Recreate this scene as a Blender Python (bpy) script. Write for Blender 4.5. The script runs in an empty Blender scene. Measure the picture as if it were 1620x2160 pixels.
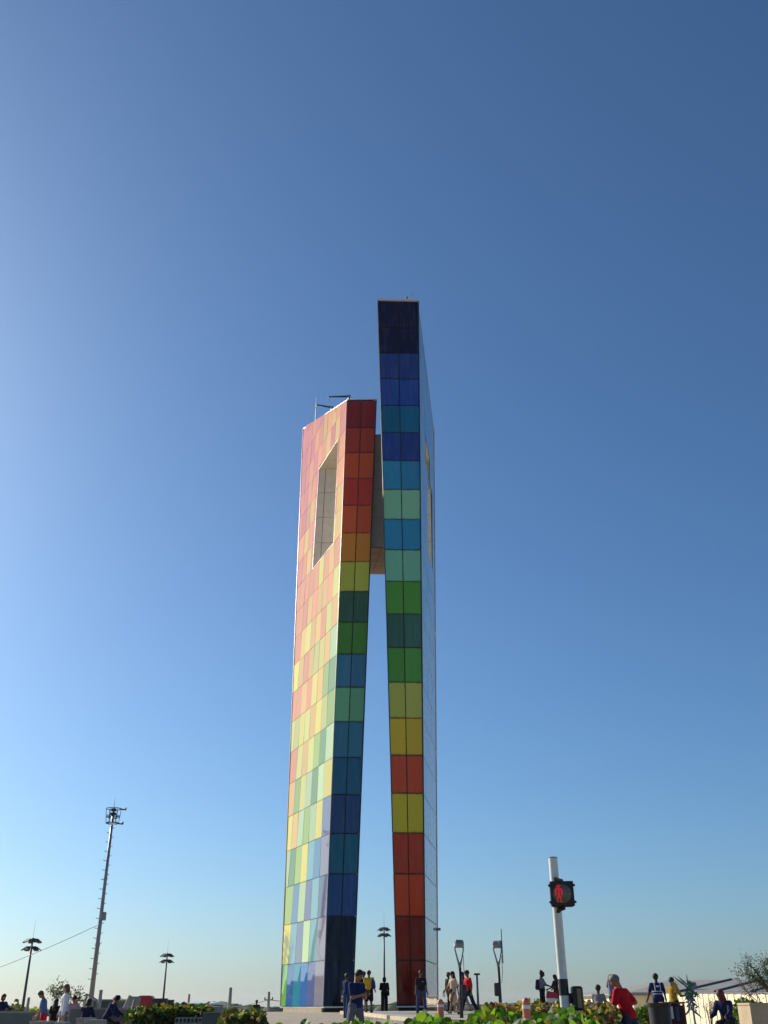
import bpy, bmesh, math, random
import numpy as np
from mathutils import Vector, Matrix

random.seed(7)
rng = np.random.default_rng(7)
scene = bpy.context.scene
COL = scene.collection
R = math.radians

# ------------------------------------------------------------------ camera
F_PX = 2017.0                       # focal length in pixels of the 1620 x 2160 frame
PITCH = math.atan(1042 / F_PX)
ROLL = R(0.367)
EYE = np.array([0.0, 0.0, 1.6])
_r0 = np.array([1.0, 0, 0]); FW = np.array([0, math.cos(PITCH), math.sin(PITCH)])
_u0 = np.array([0, -math.sin(PITCH), math.cos(PITCH)])
CR = _r0 * math.cos(ROLL) - _u0 * math.sin(ROLL)
CU = _u0 * math.cos(ROLL) + _r0 * math.sin(ROLL)
cam_data = bpy.data.cameras.new('camera')
cam = bpy.data.objects.new('camera', cam_data)
COL.objects.link(cam)
cam.matrix_world = Matrix([[CR[0], CU[0], -FW[0], EYE[0]], [CR[1], CU[1], -FW[1], EYE[1]],
                           [CR[2], CU[2], -FW[2], EYE[2]], [0, 0, 0, 1]])
cam_data.sensor_fit = 'VERTICAL'
cam_data.sensor_height = 24.0
cam_data.lens = 24.0 * F_PX / 2160
cam_data.clip_start = 0.1
cam_data.clip_end = 12000
scene.camera = cam

# ------------------------------------------------------------------ sky, sun, exposure
SUN_AZ = R(50)                      # to the left of the view direction
SUN_EL = R(27)
world = bpy.data.worlds.new('World')
scene.world = world
world.use_nodes = True
wt = world.node_tree
wt.nodes.clear()
w_out = wt.nodes.new('ShaderNodeOutputWorld')
w_bg = wt.nodes.new('ShaderNodeBackground')
w_sky = wt.nodes.new('ShaderNodeTexSky')
w_sky.sky_type = 'NISHITA'
w_sky.sun_disc = False
w_sky.sun_elevation = SUN_EL
w_sky.sun_rotation = -SUN_AZ
w_sky.altitude = 0
w_sky.air_density = 1.0
w_sky.dust_density = 1.0
w_sky.ozone_density = 8.0
w_bg.inputs['Strength'].default_value = 0.102
w_wb = wt.nodes.new('ShaderNodeMix'); w_wb.data_type = 'RGBA'; w_wb.blend_type = 'MULTIPLY'     # even white balance of the whole sky
w_wb.inputs['Factor'].default_value = 1.0
w_wb.inputs[7].default_value = (0.91, 1.01, 0.985, 1.0)
wt.links.new(w_sky.outputs[0], w_wb.inputs[6])
wt.links.new(w_wb.outputs[2], w_bg.inputs['Color'])
wt.links.new(w_bg.outputs[0], w_out.inputs['Surface'])

sun_data = bpy.data.lights.new('sun', 'SUN')
sun_data.energy = 5.0
sun_data.angle = R(0.53)
sun_data.color = (1.0, 0.89, 0.72)
sun = bpy.data.objects.new('sun', sun_data)
COL.objects.link(sun)
SUN_DIR = Vector((-math.sin(SUN_AZ) * math.cos(SUN_EL), math.cos(SUN_AZ) * math.cos(SUN_EL), math.sin(SUN_EL)))
sun.rotation_euler = SUN_DIR.to_track_quat('Z', 'Y').to_euler()
sun.location = (-60, 30, 60)

vs = scene.view_settings
vs.view_transform = 'Standard'
vs.look = 'None'
vs.exposure = 0.2
vs.gamma = 1.0
vs.use_curve_mapping = False
scene.cycles.max_bounces = 6
scene.cycles.use_denoising = True


# ------------------------------------------------------------------ measuring helpers
def ray(x, y):
    return FW + CR * (x - 810) / F_PX + CU * (1080 - y) / F_PX

def at(x, y, D):
    """point at distance D in front of the eye seen at photo position x, y"""
    d = ray(x, y)
    return EYE + d * (D / d[1])

def gx(x, D):
    return float(at(x, 2124, D)[0])

def zat(x, y, D):
    return float(at(x, y, D)[2])

def mpp(D):
    return 1.1255 * D / F_PX

def _ss(a, b, v):
    t = np.clip((v - a) / (b - a), 0, 1)
    return t * t * (3 - 2 * t)

def ground_z(x, D):
    x = np.asarray(x, float); D = np.asarray(D, float)
    low = np.interp(D, [0, 8, 14, 22, 62, 70, 120, 220, 600], [0, 0, .2, .45, .5, .35, -.2, -2.0, -4.0])
    pl = np.interp(D, [18, 22, 26.5, 47.8, 56, 66, 70, 120, 220, 600], [.3, .5, .68, 1.19, 1.32, 1.32, .35, -.2, -2.0, -4.0])
    w = 1 - _ss(7.5, 12.5, np.abs(x - 0.3))
    z = low * (1 - w) + pl * w
    z = np.where(D < 0, 0, z)
    return z

def gz(x, D):
    return float(ground_z(x, D))


# ------------------------------------------------------------------ materials
def srgb(r, g, b):
    def f(c):
        c = c / 255.0
        return c / 12.92 if c <= 0.04045 else ((c + 0.055) / 1.055) ** 2.4
    return (f(r), f(g), f(b), 1.0)

MATS = {}
def mat(name, col, rough=0.6, var=0.12, scale=6.0, bump=0.0, bscale=30.0, metal=0.0, spec=0.5, coat=0.0,
        coords='Object', dirt=0.0):
    """procedural surface: colour with mottling, roughness variation, optional relief"""
    if name in MATS:
        return MATS[name]
    m = bpy.data.materials.new(name); m.use_nodes = True
    nt = m.node_tree; b = nt.nodes['Principled BSDF']
    tc = nt.nodes.new('ShaderNodeTexCoord')
    n = nt.nodes.new('ShaderNodeTexNoise'); n.inputs['Scale'].default_value = scale
    n.inputs['Detail'].default_value = 6; n.inputs['Roughness'].default_value = 0.65
    nt.links.new(tc.outputs[coords], n.inputs['Vector'])
    mr = nt.nodes.new('ShaderNodeMapRange')
    mr.inputs['From Min'].default_value = 0.25; mr.inputs['From Max'].default_value = 0.75
    mr.inputs['To Min'].default_value = 1 - var; mr.inputs['To Max'].default_value = 1 + var
    nt.links.new(n.outputs['Fac'], mr.inputs['Value'])
    mul = nt.nodes.new('ShaderNodeMix'); mul.data_type = 'RGBA'; mul.blend_type = 'MULTIPLY'
    mul.inputs['Factor'].default_value = 1.0
    mul.inputs[6].default_value = col
    nt.links.new(mr.outputs[0], mul.inputs[7])
    nt.links.new(mul.outputs[2], b.inputs['Base Color'])
    b.inputs['Roughness'].default_value = rough
    rr = nt.nodes.new('ShaderNodeMapRange')
    rr.inputs['To Min'].default_value = max(0.02, rough - 0.12); rr.inputs['To Max'].default_value = min(1, rough + 0.12)
    nt.links.new(n.outputs['Fac'], rr.inputs['Value'])
    nt.links.new(rr.outputs[0], b.inputs['Roughness'])
    b.inputs['Metallic'].default_value = metal
    b.inputs['Specular IOR Level'].default_value = spec
    b.inputs['Coat Weight'].default_value = coat
    if bump > 0:
        n2 = nt.nodes.new('ShaderNodeTexNoise'); n2.inputs['Scale'].default_value = bscale
        n2.inputs['Detail'].default_value = 5
        nt.links.new(tc.outputs[coords], n2.inputs['Vector'])
        bp = nt.nodes.new('ShaderNodeBump'); bp.inputs['Strength'].default_value = bump
        bp.inputs['Distance'].default_value = 0.02
        nt.links.new(n2.outputs['Fac'], bp.inputs['Height'])
        nt.links.new(bp.outputs[0], b.inputs['Normal'])
    MATS[name] = m
    return m

def cloth(name, rgb):
    return mat('cloth_' + name, srgb(*rgb), rough=0.85, var=0.16, scale=9, bump=0.5, bscale=14, spec=0.2)

def glass_panel(name, rgb, rough=0.035, coat_ior=1.40, coat=0.7, grime=0.55):
    """coloured back-painted glass with a clear front and a film of dust, grime along the panel's rim"""
    if name in MATS:
        return MATS[name]
    m = bpy.data.materials.new(name); m.use_nodes = True
    nt = m.node_tree; b = nt.nodes['Principled BSDF']; L = nt.links.new
    oi = nt.nodes.new('ShaderNodeObjectInfo')
    hs = nt.nodes.new('ShaderNodeHueSaturation')
    hs.inputs['Color'].default_value = srgb(*rgb)
    v = nt.nodes.new('ShaderNodeMapRange'); v.inputs['To Min'].default_value = 0.86; v.inputs['To Max'].default_value = 1.14
    L(oi.outputs['Random'], v.inputs['Value']); L(v.outputs[0], hs.inputs['Value'])
    tc = nt.nodes.new('ShaderNodeTexCoord')
    mp = nt.nodes.new('ShaderNodeMapping'); mp.inputs['Scale'].default_value = (3.0, 3.0, 0.35)
    L(tc.outputs['Object'], mp.inputs['Vector'])
    n = nt.nodes.new('ShaderNodeTexNoise'); n.inputs['Scale'].default_value = 1.6; n.inputs['Detail'].default_value = 6
    L(mp.outputs[0], n.inputs['Vector'])
    # dust streaks
    du = nt.nodes.new('ShaderNodeMapRange'); du.inputs['From Min'].default_value = 0.45; du.inputs['From Max'].default_value = 0.85
    du.inputs['To Min'].default_value = 0.0; du.inputs['To Max'].default_value = 0.12
    L(n.outputs['Fac'], du.inputs['Value'])
    mx = nt.nodes.new('ShaderNodeMix'); mx.data_type = 'RGBA'
    L(du.outputs[0], mx.inputs['Factor']); L(hs.outputs[0], mx.inputs[6]); mx.inputs[7].default_value = (0.30, 0.27, 0.23, 1)
    # grime creeping in from the joints
    uv = nt.nodes.new('ShaderNodeUVMap')
    sx = nt.nodes.new('ShaderNodeSeparateXYZ'); L(uv.outputs[0], sx.inputs[0])
    def edge(sock):
        a = nt.nodes.new('ShaderNodeMath'); a.operation = 'SUBTRACT'; a.inputs[0].default_value = 0.5
        L(sock, a.inputs[1])
        ab = nt.nodes.new('ShaderNodeMath'); ab.operation = 'ABSOLUTE'; L(a.outputs[0], ab.inputs[0])
        return ab.outputs[0]
    mxx = nt.nodes.new('ShaderNodeMath'); mxx.operation = 'MAXIMUM'
    L(edge(sx.outputs[0]), mxx.inputs[0]); L(edge(sx.outputs[1]), mxx.inputs[1])
    n3 = nt.nodes.new('ShaderNodeTexNoise'); n3.inputs['Scale'].default_value = 4.0; n3.inputs['Detail'].default_value = 5
    L(tc.outputs['Object'], n3.inputs['Vector'])
    ad = nt.nodes.new('ShaderNodeMath'); ad.operation = 'MULTIPLY_ADD'; ad.inputs[1].default_value = 0.10; ad.inputs[2].default_value = -0.05
    L(n3.outputs['Fac'], ad.inputs[0])
    a2 = nt.nodes.new('ShaderNodeMath'); a2.operation = 'ADD'; L(mxx.outputs[0], a2.inputs[0]); L(ad.outputs[0], a2.inputs[1])
    gr = nt.nodes.new('ShaderNodeMapRange'); gr.interpolation_type = 'SMOOTHSTEP'
    gr.inputs['From Min'].default_value = 0.455; gr.inputs['From Max'].default_value = 0.52
    gr.inputs['To Min'].default_value = 0.0; gr.inputs['To Max'].default_value = grime
    L(a2.outputs[0], gr.inputs['Value'])
    m2 = nt.nodes.new('ShaderNodeMix'); m2.data_type = 'RGBA'
    L(gr.outputs[0], m2.inputs['Factor']); L(mx.outputs[2], m2.inputs[6]); m2.inputs[7].default_value = (0.025, 0.022, 0.018, 1)
    L(m2.outputs[2], b.inputs['Base Color'])
    b.inputs['Roughness'].default_value = 0.45
    b.inputs['Specular IOR Level'].default_value = 0.0
    b.inputs['Coat Weight'].default_value = coat
    b.inputs['Coat IOR'].default_value = coat_ior
    cr = nt.nodes.new('ShaderNodeMapRange'); cr.inputs['To Min'].default_value = rough * 0.3; cr.inputs['To Max'].default_value = rough * 1.6
    L(n.outputs['Fac'], cr.inputs['Value']); L(cr.outputs[0], b.inputs['Coat Roughness'])
    MATS[name] = m
    return m

def leaf_mat(name, trans=0.4, rough=0.42):
    """leaf colour comes from the per-leaf attribute; thin and partly see-through"""
    if name in MATS:
        return MATS[name]
    m = bpy.data.materials.new(name); m.use_nodes = True
    nt = m.node_tree; b = nt.nodes['Principled BSDF']; L = nt.links.new
    at_ = nt.nodes.new('ShaderNodeAttribute'); at_.attribute_name = 'tint'
    L(at_.outputs['Color'], b.inputs['Base Color'])
    b.inputs['Roughness'].default_value = rough
    b.inputs['Specular IOR Level'].default_value = 0.28
    tr = nt.nodes.new('ShaderNodeBsdfTranslucent')
    g = nt.nodes.new('ShaderNodeMix'); g.data_type = 'RGBA'; g.blend_type = 'MULTIPLY'; g.inputs['Factor'].default_value = 1.0
    L(at_.outputs['Color'], g.inputs[6]); g.inputs[7].default_value = (1.7, 1.8, 0.7, 1)
    L(g.outputs[2], tr.inputs['Color'])
    ms = nt.nodes.new('ShaderNodeMixShader'); ms.inputs[0].default_value = trans
    L(b.outputs[0], ms.inputs[1]); L(tr.outputs[0], ms.inputs[2])
    L(ms.outputs[0], nt.nodes['Material Output'].inputs['Surface'])
    MATS[name] = m
    return m

CONCRETE = mat('concrete', srgb(150, 146, 138), rough=0.85, var=0.22, scale=2.2, bump=0.35, bscale=25)
CONCRETE_WARM = mat('concrete_warm', srgb(176, 158, 128), rough=0.85, var=0.2, scale=2.5, bump=0.35, bscale=25)
CONCRETE_DARK = mat('concrete_dark', srgb(84, 84, 82), rough=0.85, var=0.22, scale=2.5, bump=0.35, bscale=25)
GALV = mat('galvanised_steel', srgb(128, 132, 136), rough=0.45, var=0.15, scale=3, metal=0.7)
DARK_METAL = mat('dark_metal', srgb(46, 50, 54), rough=0.5, var=0.15, scale=5, metal=0.3)
BLACK_PLASTIC = mat('black_plastic', srgb(20, 20, 21), rough=0.5, var=0.2, scale=8)
WHITE_PAINT = mat('white_paint', srgb(218, 216, 208), rough=0.45, var=0.16, scale=5, bump=0.08)
ALU = mat('aluminium_trim', srgb(200, 202, 204), rough=0.35, var=0.1, scale=3, metal=0.8)


# ------------------------------------------------------------------ mesh helpers
class MB:
    """collects shapes, then links them as ONE mesh object"""
    def __init__(self):
        self.v = []; self.f = []

    def raw(self, vs_, fs):
        o = len(self.v)
        self.v += [tuple(map(float, p)) for p in vs_]
        self.f += [tuple(i + o for i in f) for f in fs]
        return self

    def hexa(self, b, t):
        """b: four bottom points, t: four top points, same order"""
        return self.raw(list(b) + list(t), [(3, 2, 1, 0), (4, 5, 6, 7), (0, 1, 5, 4), (1, 2, 6, 5), (2, 3, 7, 6), (3, 0, 4, 7)])

    def box(self, c, s, rz=0.0, bev=0.0):
        cx, cy, cz = c; hx, hy, hz = s[0] / 2, s[1] / 2, s[2] / 2
        ca, sa = math.cos(rz), math.sin(rz)
        def T(x, y, z):
            return (cx + x * ca - y * sa, cy + x * sa + y * ca, cz + z)
        if bev <= 0:
            q = [(-hx, -hy), (hx, -hy), (hx, hy), (-hx, hy)]
            return self.hexa([T(x, y, -hz) for x, y in q], [T(x, y, hz) for x, y in q])
        b = min(bev, hx * .9, hy * .9, hz * .9)
        ring = [(-hx + b, -hy), (hx - b, -hy), (hx, -hy + b), (hx, hy - b), (hx - b, hy), (-hx + b, hy), (-hx, hy - b), (-hx, -hy + b)]
        ins = [(x * (hx - b) / hx, y * (hy - b) / hy) for x, y in ring]
        lv = [[T(x, y, -hz) for x, y in ins], [T(x, y, -hz + b) for x, y in ring],
              [T(x, y, hz - b) for x, y in ring], [T(x, y, hz) for x, y in ins]]
        vs_ = [p for l in lv for p in l]; fs = [tuple(range(7, -1, -1)), tuple(range(24, 32))]
        for l in range(3):
            for i in range(8):
                j = (i + 1) % 8
                fs.append((l * 8 + i, l * 8 + j, l * 8 + 8 + j, l * 8 + 8 + i))
        return self.raw(vs_, fs)

    def tube(self, pts, rad, n=8, cap=True):
        pts = [np.array(p, float) for p in pts]
        if not hasattr(rad, '__len__'):
            rad = [rad] * len(pts)
        vs_, fs = [], []
        prev = None
        for i, p in enumerate(pts):
            t = pts[min(i + 1, len(pts) - 1)] - pts[max(i - 1, 0)]
            t = t / (np.linalg.norm(t) + 1e-12)
            a = np.array([0, 0, 1.0]) if abs(t[2]) < 0.9 else np.array([1.0, 0, 0])
            if prev is not None:
                a = prev
            u = a - t * (a @ t); u /= (np.linalg.norm(u) + 1e-12); w = np.cross(t, u); prev = u
            for k in range(n):
                an = 2 * math.pi * k / n
                vs_.append(p + rad[i] * (u * math.cos(an) + w * math.sin(an)))
        for i in range(len(pts) - 1):
            for k in range(n):
                k2 = (k + 1) % n
                fs.append((i * n + k, i * n + k2, (i + 1) * n + k2, (i + 1) * n + k))
        if cap:
            fs.append(tuple(range(n - 1, -1, -1)))
            fs.append(tuple((len(pts) - 1) * n + k for k in range(n)))
        return self.raw(vs_, fs)

    def lathe(self, prof, n=16, c=(0, 0, 0)):
        """prof: list of (radius, z)"""
        vs_, fs = [], []
        for r_, z in prof:
            for k in range(n):
                an = 2 * math.pi * k / n
                vs_.append((c[0] + r_ * math.cos(an), c[1] + r_ * math.sin(an), c[2] + z))
        for i in range(len(prof) - 1):
            for k in range(n):
                k2 = (k + 1) % n
                fs.append((i * n + k, i * n + k2, (i + 1) * n + k2, (i + 1) * n + k))
        fs.append(tuple(range(n - 1, -1, -1)))
        fs.append(tuple((len(prof) - 1) * n + k for k in range(n)))
        return self.raw(vs_, fs)

    def ball(self, c, r_, n=8, sz=(1, 1, 1)):
        prof = [(max(1e-3, math.sin(math.pi * i / n)) * r_, -math.cos(math.pi * i / n) * r_) for i in range(n + 1)]
        o = len(self.v)
        self.lathe(prof, n * 2, (0, 0, 0))
        self.v[o:] = [(c[0] + p[0] * sz[0], c[1] + p[1] * sz[1], c[2] + p[2] * sz[2]) for p in self.v[o:]]
        return self

    def build(self, name, m, parent=None, origin=(0, 0, 0), smooth=False, loc=None):
        me = bpy.data.meshes.new(name)
        ox, oy, oz = origin
        me.from_pydata([(a - ox, b - oy, c - oz) for a, b, c in self.v], [], self.f)
        if smooth:
            me.polygons.foreach_set('use_smooth', [True] * len(me.polygons))
        me.materials.append(m)
        me.update()
        o = bpy.data.objects.new(name, me)
        COL.objects.link(o)
        if parent is not None:
            o.parent = parent
        if loc is not None:
            o.location = loc
        return o

def smooth_by_angle(o, deg=40):
    me = o.data
    me.polygons.foreach_set('use_smooth', [True] * len(me.polygons))
    try:
        me.set_sharp_from_angle(angle=R(deg))
    except Exception:
        pass

def empty(name, loc, label=None, cat=None, group=None, rz=0.0):
    e = bpy.data.objects.new(name, None)
    COL.objects.link(e)
    e.location = tuple(map(float, loc)); e.rotation_euler = (0, 0, rz)
    e.empty_display_size = 0.3
    if label:
        tag(e, label, cat, group)
    return e

def tag(o, label=None, cat=None, group=None, kind=None):
    if label: o['label'] = label
    if cat: o['category'] = cat
    if group: o['group'] = group
    if kind: o['kind'] = kind
    return o

def np_mesh(name, V, Fq, m, parent=None, smooth=False, tint=None, loc=None):
    """mesh from numpy verts and equal-length faces; tint = per-vertex colour"""
    me = bpy.data.meshes.new(name)
    V = np.asarray(V, np.float32); Fq = np.asarray(Fq, np.int32)
    k = Fq.shape[1]
    me.vertices.add(len(V)); me.vertices.foreach_set('co', V.ravel())
    me.loops.add(Fq.size); me.loops.foreach_set('vertex_index', Fq.ravel())
    me.polygons.add(len(Fq))
    me.polygons.foreach_set('loop_start', np.arange(0, Fq.size, k, dtype=np.int32))
    me.polygons.foreach_set('loop_total', np.full(len(Fq), k, np.int32))
    if smooth:
        me.polygons.foreach_set('use_smooth', np.ones(len(Fq), bool))
    me.update(calc_edges=True)
    if tint is not None:
        a = me.color_attributes.new('tint', 'FLOAT_COLOR', 'POINT')
        t4 = np.ones((len(V), 4), np.float32); t4[:, :3] = tint
        a.data.foreach_set('color', t4.ravel())
    me.materials.append(m)
    o = bpy.data.objects.new(name, me); COL.objects.link(o)
    if parent is not None: o.parent = parent
    if loc is not None: o.location = loc
    return o

# ================================================================== THE SETTING
# ------------------------------------------------------------------ ground
def paver_material():
    m = bpy.data.materials.new('brick_paving'); m.use_nodes = True
    nt = m.node_tree; b = nt.nodes['Principled BSDF']; L = nt.links.new
    tc = nt.nodes.new('ShaderNodeTexCoord')
    br = nt.nodes.new('ShaderNodeTexBrick')
    br.inputs['Scale'].default_value = 1.0
    br.inputs['Brick Width'].default_value = 0.42; br.inputs['Row Height'].default_value = 0.21
    br.inputs['Mortar Size'].default_value = 0.016; br.inputs['Mortar Smooth'].default_value = 0.2
    br.inputs['Color1'].default_value = srgb(190, 177, 156); br.inputs['Color2'].default_value = srgb(160, 149, 132)
    br.inputs['Mortar'].default_value = srgb(104, 97, 88)
    L(tc.outputs['Object'], br.inputs['Vector'])
    n = nt.nodes.new('ShaderNodeTexNoise'); n.inputs['Scale'].default_value = 0.9; n.inputs['Detail'].default_value = 7
    L(tc.outputs['Object'], n.inputs['Vector'])
    mr = nt.nodes.new('ShaderNodeMapRange'); mr.inputs['To Min'].default_value = 0.7; mr.inputs['To Max'].default_value = 1.25
    L(n.outputs['Fac'], mr.inputs['Value'])
    mu = nt.nodes.new('ShaderNodeMix'); mu.data_type = 'RGBA'; mu.blend_type = 'MULTIPLY'; mu.inputs['Factor'].default_value = 1
    L(br.outputs['Color'], mu.inputs[6]); L(mr.outputs[0], mu.inputs[7])
    L(mu.outputs[2], b.inputs['Base Color'])
    b.inputs['Roughness'].default_value = 0.7
    bp = nt.nodes.new('ShaderNodeBump'); bp.inputs['Strength'].default_value = 0.6; bp.inputs['Distance'].default_value = 0.02
    bp.invert = True
    L(br.outputs['Fac'], bp.inputs['Height']); L(bp.outputs[0], b.inputs['Normal'])
    return m

PAVERS = paver_material()
EARTH = mat('pale_sandy_ground', srgb(186, 172, 146), rough=0.95, var=0.3, scale=0.35, bump=0.4, bscale=5)

def grid_sheet(name, xs, ys, zoff, m):
    X, Y = np.meshgrid(xs, ys, indexing='ij')
    Z = ground_z(X, Y) + zoff
    V = np.stack([X, Y, Z], -1).reshape(-1, 3)
    nx, ny = len(xs), len(ys)
    i, j = np.meshgrid(np.arange(nx - 1), np.arange(ny - 1), indexing='ij')
    a = (i * ny + j).ravel(); b_ = ((i + 1) * ny + j).ravel()
    Fq = np.stack([a, b_, b_ + 1, a + 1], 1)
    o = np_mesh(name, V, Fq, m, smooth=True)
    tag(o, kind='structure')
    return o

far = [150, 260, 500, 1000, 2500, 6000]
xs_g = np.array([-v for v in far[::-1]] + list(np.arange(-90, 91, 1.5)) + far, float)
ys_g = np.array([-6000, -1500, -300, -60, -20] + list(np.arange(-4, 90, 1.0)) + [100, 120, 150, 190, 220, 300, 600, 1200, 3000, 6000], float)
ground = grid_sheet('ground', xs_g, ys_g, 0.0, EARTH)
plaza = grid_sheet('plaza_paving', np.arange(-34, 30.1, 0.75), np.arange(23, 69.6, 0.75), 0.006, PAVERS)

ROADMAT = mat('asphalt', srgb(62, 61, 60), rough=0.9, var=0.2, scale=3, bump=0.4, bscale=60)
road = grid_sheet('road', np.arange(-60, 60.1, 3), np.arange(1.5, 8.1, 0.65), 0.006, ROADMAT)

# raised walk to the right of the ramp with its pale kerb, a real step
WALK = mat('walk_tiles', srgb(182, 174, 160), rough=0.55, var=0.18, scale=1.2, bump=0.15, bscale=12)
kerb_line = [(-2.2, 52.0), (-1.2, 49.5), (-0.6, 47.2), (0.1, 44.6), (0.9, 42.4), (2.2, 40.2), (4.2, 38.6), (6.6, 37.6)]
def walk_sheet():
    V, Fq = [], []
    n = len(kerb_line)
    K = 8
    for (x, y) in kerb_line:
        for k in range(K + 1):
            xx = x + (9.5 - x) * k / K
            yy = y + (52.5 - y) * (k / K) * 0.15
            V.append((xx, yy, gz(min(xx, 7.0), yy) + 0.12))
    for i in range(n - 1):
        for k in range(K):
            a = i * (K + 1) + k
            Fq.append((a, a + K + 1, a + K + 2, a + 1))
    o = np_mesh('raised_walk', V, Fq, WALK)
    tag(o, kind='structure')
walk_sheet()
kerb = empty('kerb', (0, 45, gz(0, 45)), 'pale stone kerb curving along the raised walk before the tower', 'kerb')
KERB = mat('kerb_stone', srgb(206, 194, 166), rough=0.8, var=0.15, scale=4, bump=0.2)
pts = [np.array([x, y, gz(x, y)]) for x, y in kerb_line]
dense = []
for a, b_ in zip(pts[:-1], pts[1:]):
    for k in range(3):
        dense.append(a + (b_ - a) * k / 3)
dense.append(pts[-1])
for a, b_ in zip(dense[:-1], dense[1:]):
    d = (b_ - a); d2 = d.copy(); d2[2] = 0; d2 /= np.linalg.norm(d2); nn = np.array([-d2[1], d2[0], 0]) * 0.09
    a2 = a + d * 0.012; b2 = b_ - d * 0.012
    up = np.array([0, 0, 0.145]); dn = np.array([0, 0, -0.1])
    q = [a2 - nn, b2 - nn, b2 + nn, a2 + nn]
    MB().hexa([p + dn for p in q], [p + up for p in q]).build('kerb_stone', KERB, kerb, kerb.location)

# ------------------------------------------------------------------ far woods round the plain
WOOD = mat('far_foliage', srgb(62, 74, 52), rough=0.95, var=0.35, scale=0.25, bump=0.8, bscale=1.5)
def woods(name, label, az0, az1, dist, n, hmin, hmax, seed):
    g = np.random.default_rng(seed)
    # one low-poly lump reused with noise
    nlat, nlon = 5, 8
    th = np.linspace(0, np.pi, nlat + 1); ph = np.linspace(0, 2 * np.pi, nlon, endpoint=False)
    base = np.array([[math.sin(t) * math.cos(p), math.sin(t) * math.sin(p), math.cos(t)] for t in th for p in ph])
    fb = np.array([(i * nlon + k, i * nlon + (k + 1) % nlon, (i + 1) * nlon + (k + 1) % nlon, (i + 1) * nlon + k)
                   for i in range(nlat) for k in range(nlon)])
    Vs, Fs = [], []
    for i in range(n):
        az = az0 + (az1 - az0) * (i + g.uniform(-.4, .4)) / n
        d = dist * g.uniform(0.93, 1.12)
        x, y = d * math.sin(az), d * math.cos(az)
        h = g.uniform(hmin, hmax) * (0.85 + 0.3 * math.sin(az * 47) * math.sin(az * 19 + 1))
        w = h * g.uniform(0.8, 1.9) + 0.35 * abs(az1 - az0) * dist / n
        b = base * (1 + g.uniform(-.22, .22, (len(base), 1)))
        z0 = gz(0, d)
        Fs.append(fb + len(base) * i)
        Vs.append(b * np.array([w, w, h * 0.62]) + np.array([x, y, z0 + h * 0.42]))
    o = np_mesh(name, np.concatenate(Vs), np.concatenate(Fs), WOOD, smooth=False)
    tag(o, label, 'woods', kind='stuff')
woods('far_woods', 'low grey green belt of far trees along the horizon', R(-75), R(60), 900, 620, 6.6, 8.6, 3)
woods('wood_stand', 'dark stand of trees on the plain left of the tower', R(-52), R(-25), 210, 90, 11.0, 13.0, 5)

# ================================================================== THE MONUMENT
S = 2.2                                                    # height of one row of panels
HC = EYE[2]
def line(x0, x1, y0, y1):
    return lambda h: np.array([x0 + x1 * h, y0 + y1 * h, HC + h])
eA = line(-3.355, .01672, 56.547, .06604)                  # near left corner of the warm slab
eB = line(-1.836, .03281, 56.75, .0595)
eC = line(-6.189, -.01883, 62.60, .19256)                  # its far left corner
eD = line(2.033, .01292, 57.455, -.03416)                  # near right corner of the cool slab
eE = line(2.990, .02838, 63.84, .0935)
eF = line(0.529, -.01984, 57.30, -.0325)
def eG(h): return eC(h) + (eB(h) - eA(h))
def eH(h): return eE(h) + (eF(h) - eD(h))
TOP_A, TOP_B, TOP_C, TOP_D, TOP_E, TOP_F = 39.85, 39.85, 45.1, 46.4, 42.8, 46.45
TOP_G = TOP_C; TOP_H = TOP_E

mon_loc = np.array([0.0, 60.0, gz(0, 60)])
monument = empty('monument', mon_loc, 'tall twin slab tower clad in rainbow glass panels with a square window high up', 'monument')
CORE = mat('tower_core', srgb(52, 50, 46), rough=0.9, var=0.2)

def core_block(mb, ea, eb, ec, ed, h0, h1s, ins=0.075):
    """stack of hexahedra between four edges (ring order), inset so that panels stand proud"""
    def sh(p, c):
        d = c - p; d[2] = 0; n_ = np.linalg.norm(d); return p + d / n_ * ins
    E4 = (ea, eb, ec, ed)
    n = max(1, int(round((sum(h1s) / 4 - h0) / S)))
    for k in range(n):
        lo = [e(h0 + (h - h0) * k / n) for e, h in zip(E4, h1s)]
        hi = [e(h0 + (h - h0) * (k + 1) / n) for e, h in zip(E4, h1s)]
        cl = sum(lo) / 4; chh = sum(hi) / 4
        mb.hexa([sh(p, cl) for p in lo], [sh(p, chh) for p in hi])

W0, W1 = 13 * S, 17 * S                                     # window sill and head
def mixe(e1, e2, dist):
    """edge running parallel to e1, dist metres towards e2"""
    def f(h):
        a, c = e1(h), e2(h); return a + (c - a) * (dist / np.linalg.norm(c - a))
    return f
WIN_N, WIN_F = 1.66, 6.45                                   # window jambs, metres from the near edge
lNa, lFa = mixe(eA, eC, WIN_N), mixe(eA, eC, WIN_F)
lNb, lFb = mixe(eB, eG, WIN_N), mixe(eB, eG, WIN_F)
RW_N, RW_F = 4.55, 8.15
rNa, rFa = mixe(eD, eE, RW_N), mixe(eD, eE, RW_F)
rNb, rFb = mixe(eF, eH, RW_N), mixe(eF, eH, RW_F)

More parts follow.
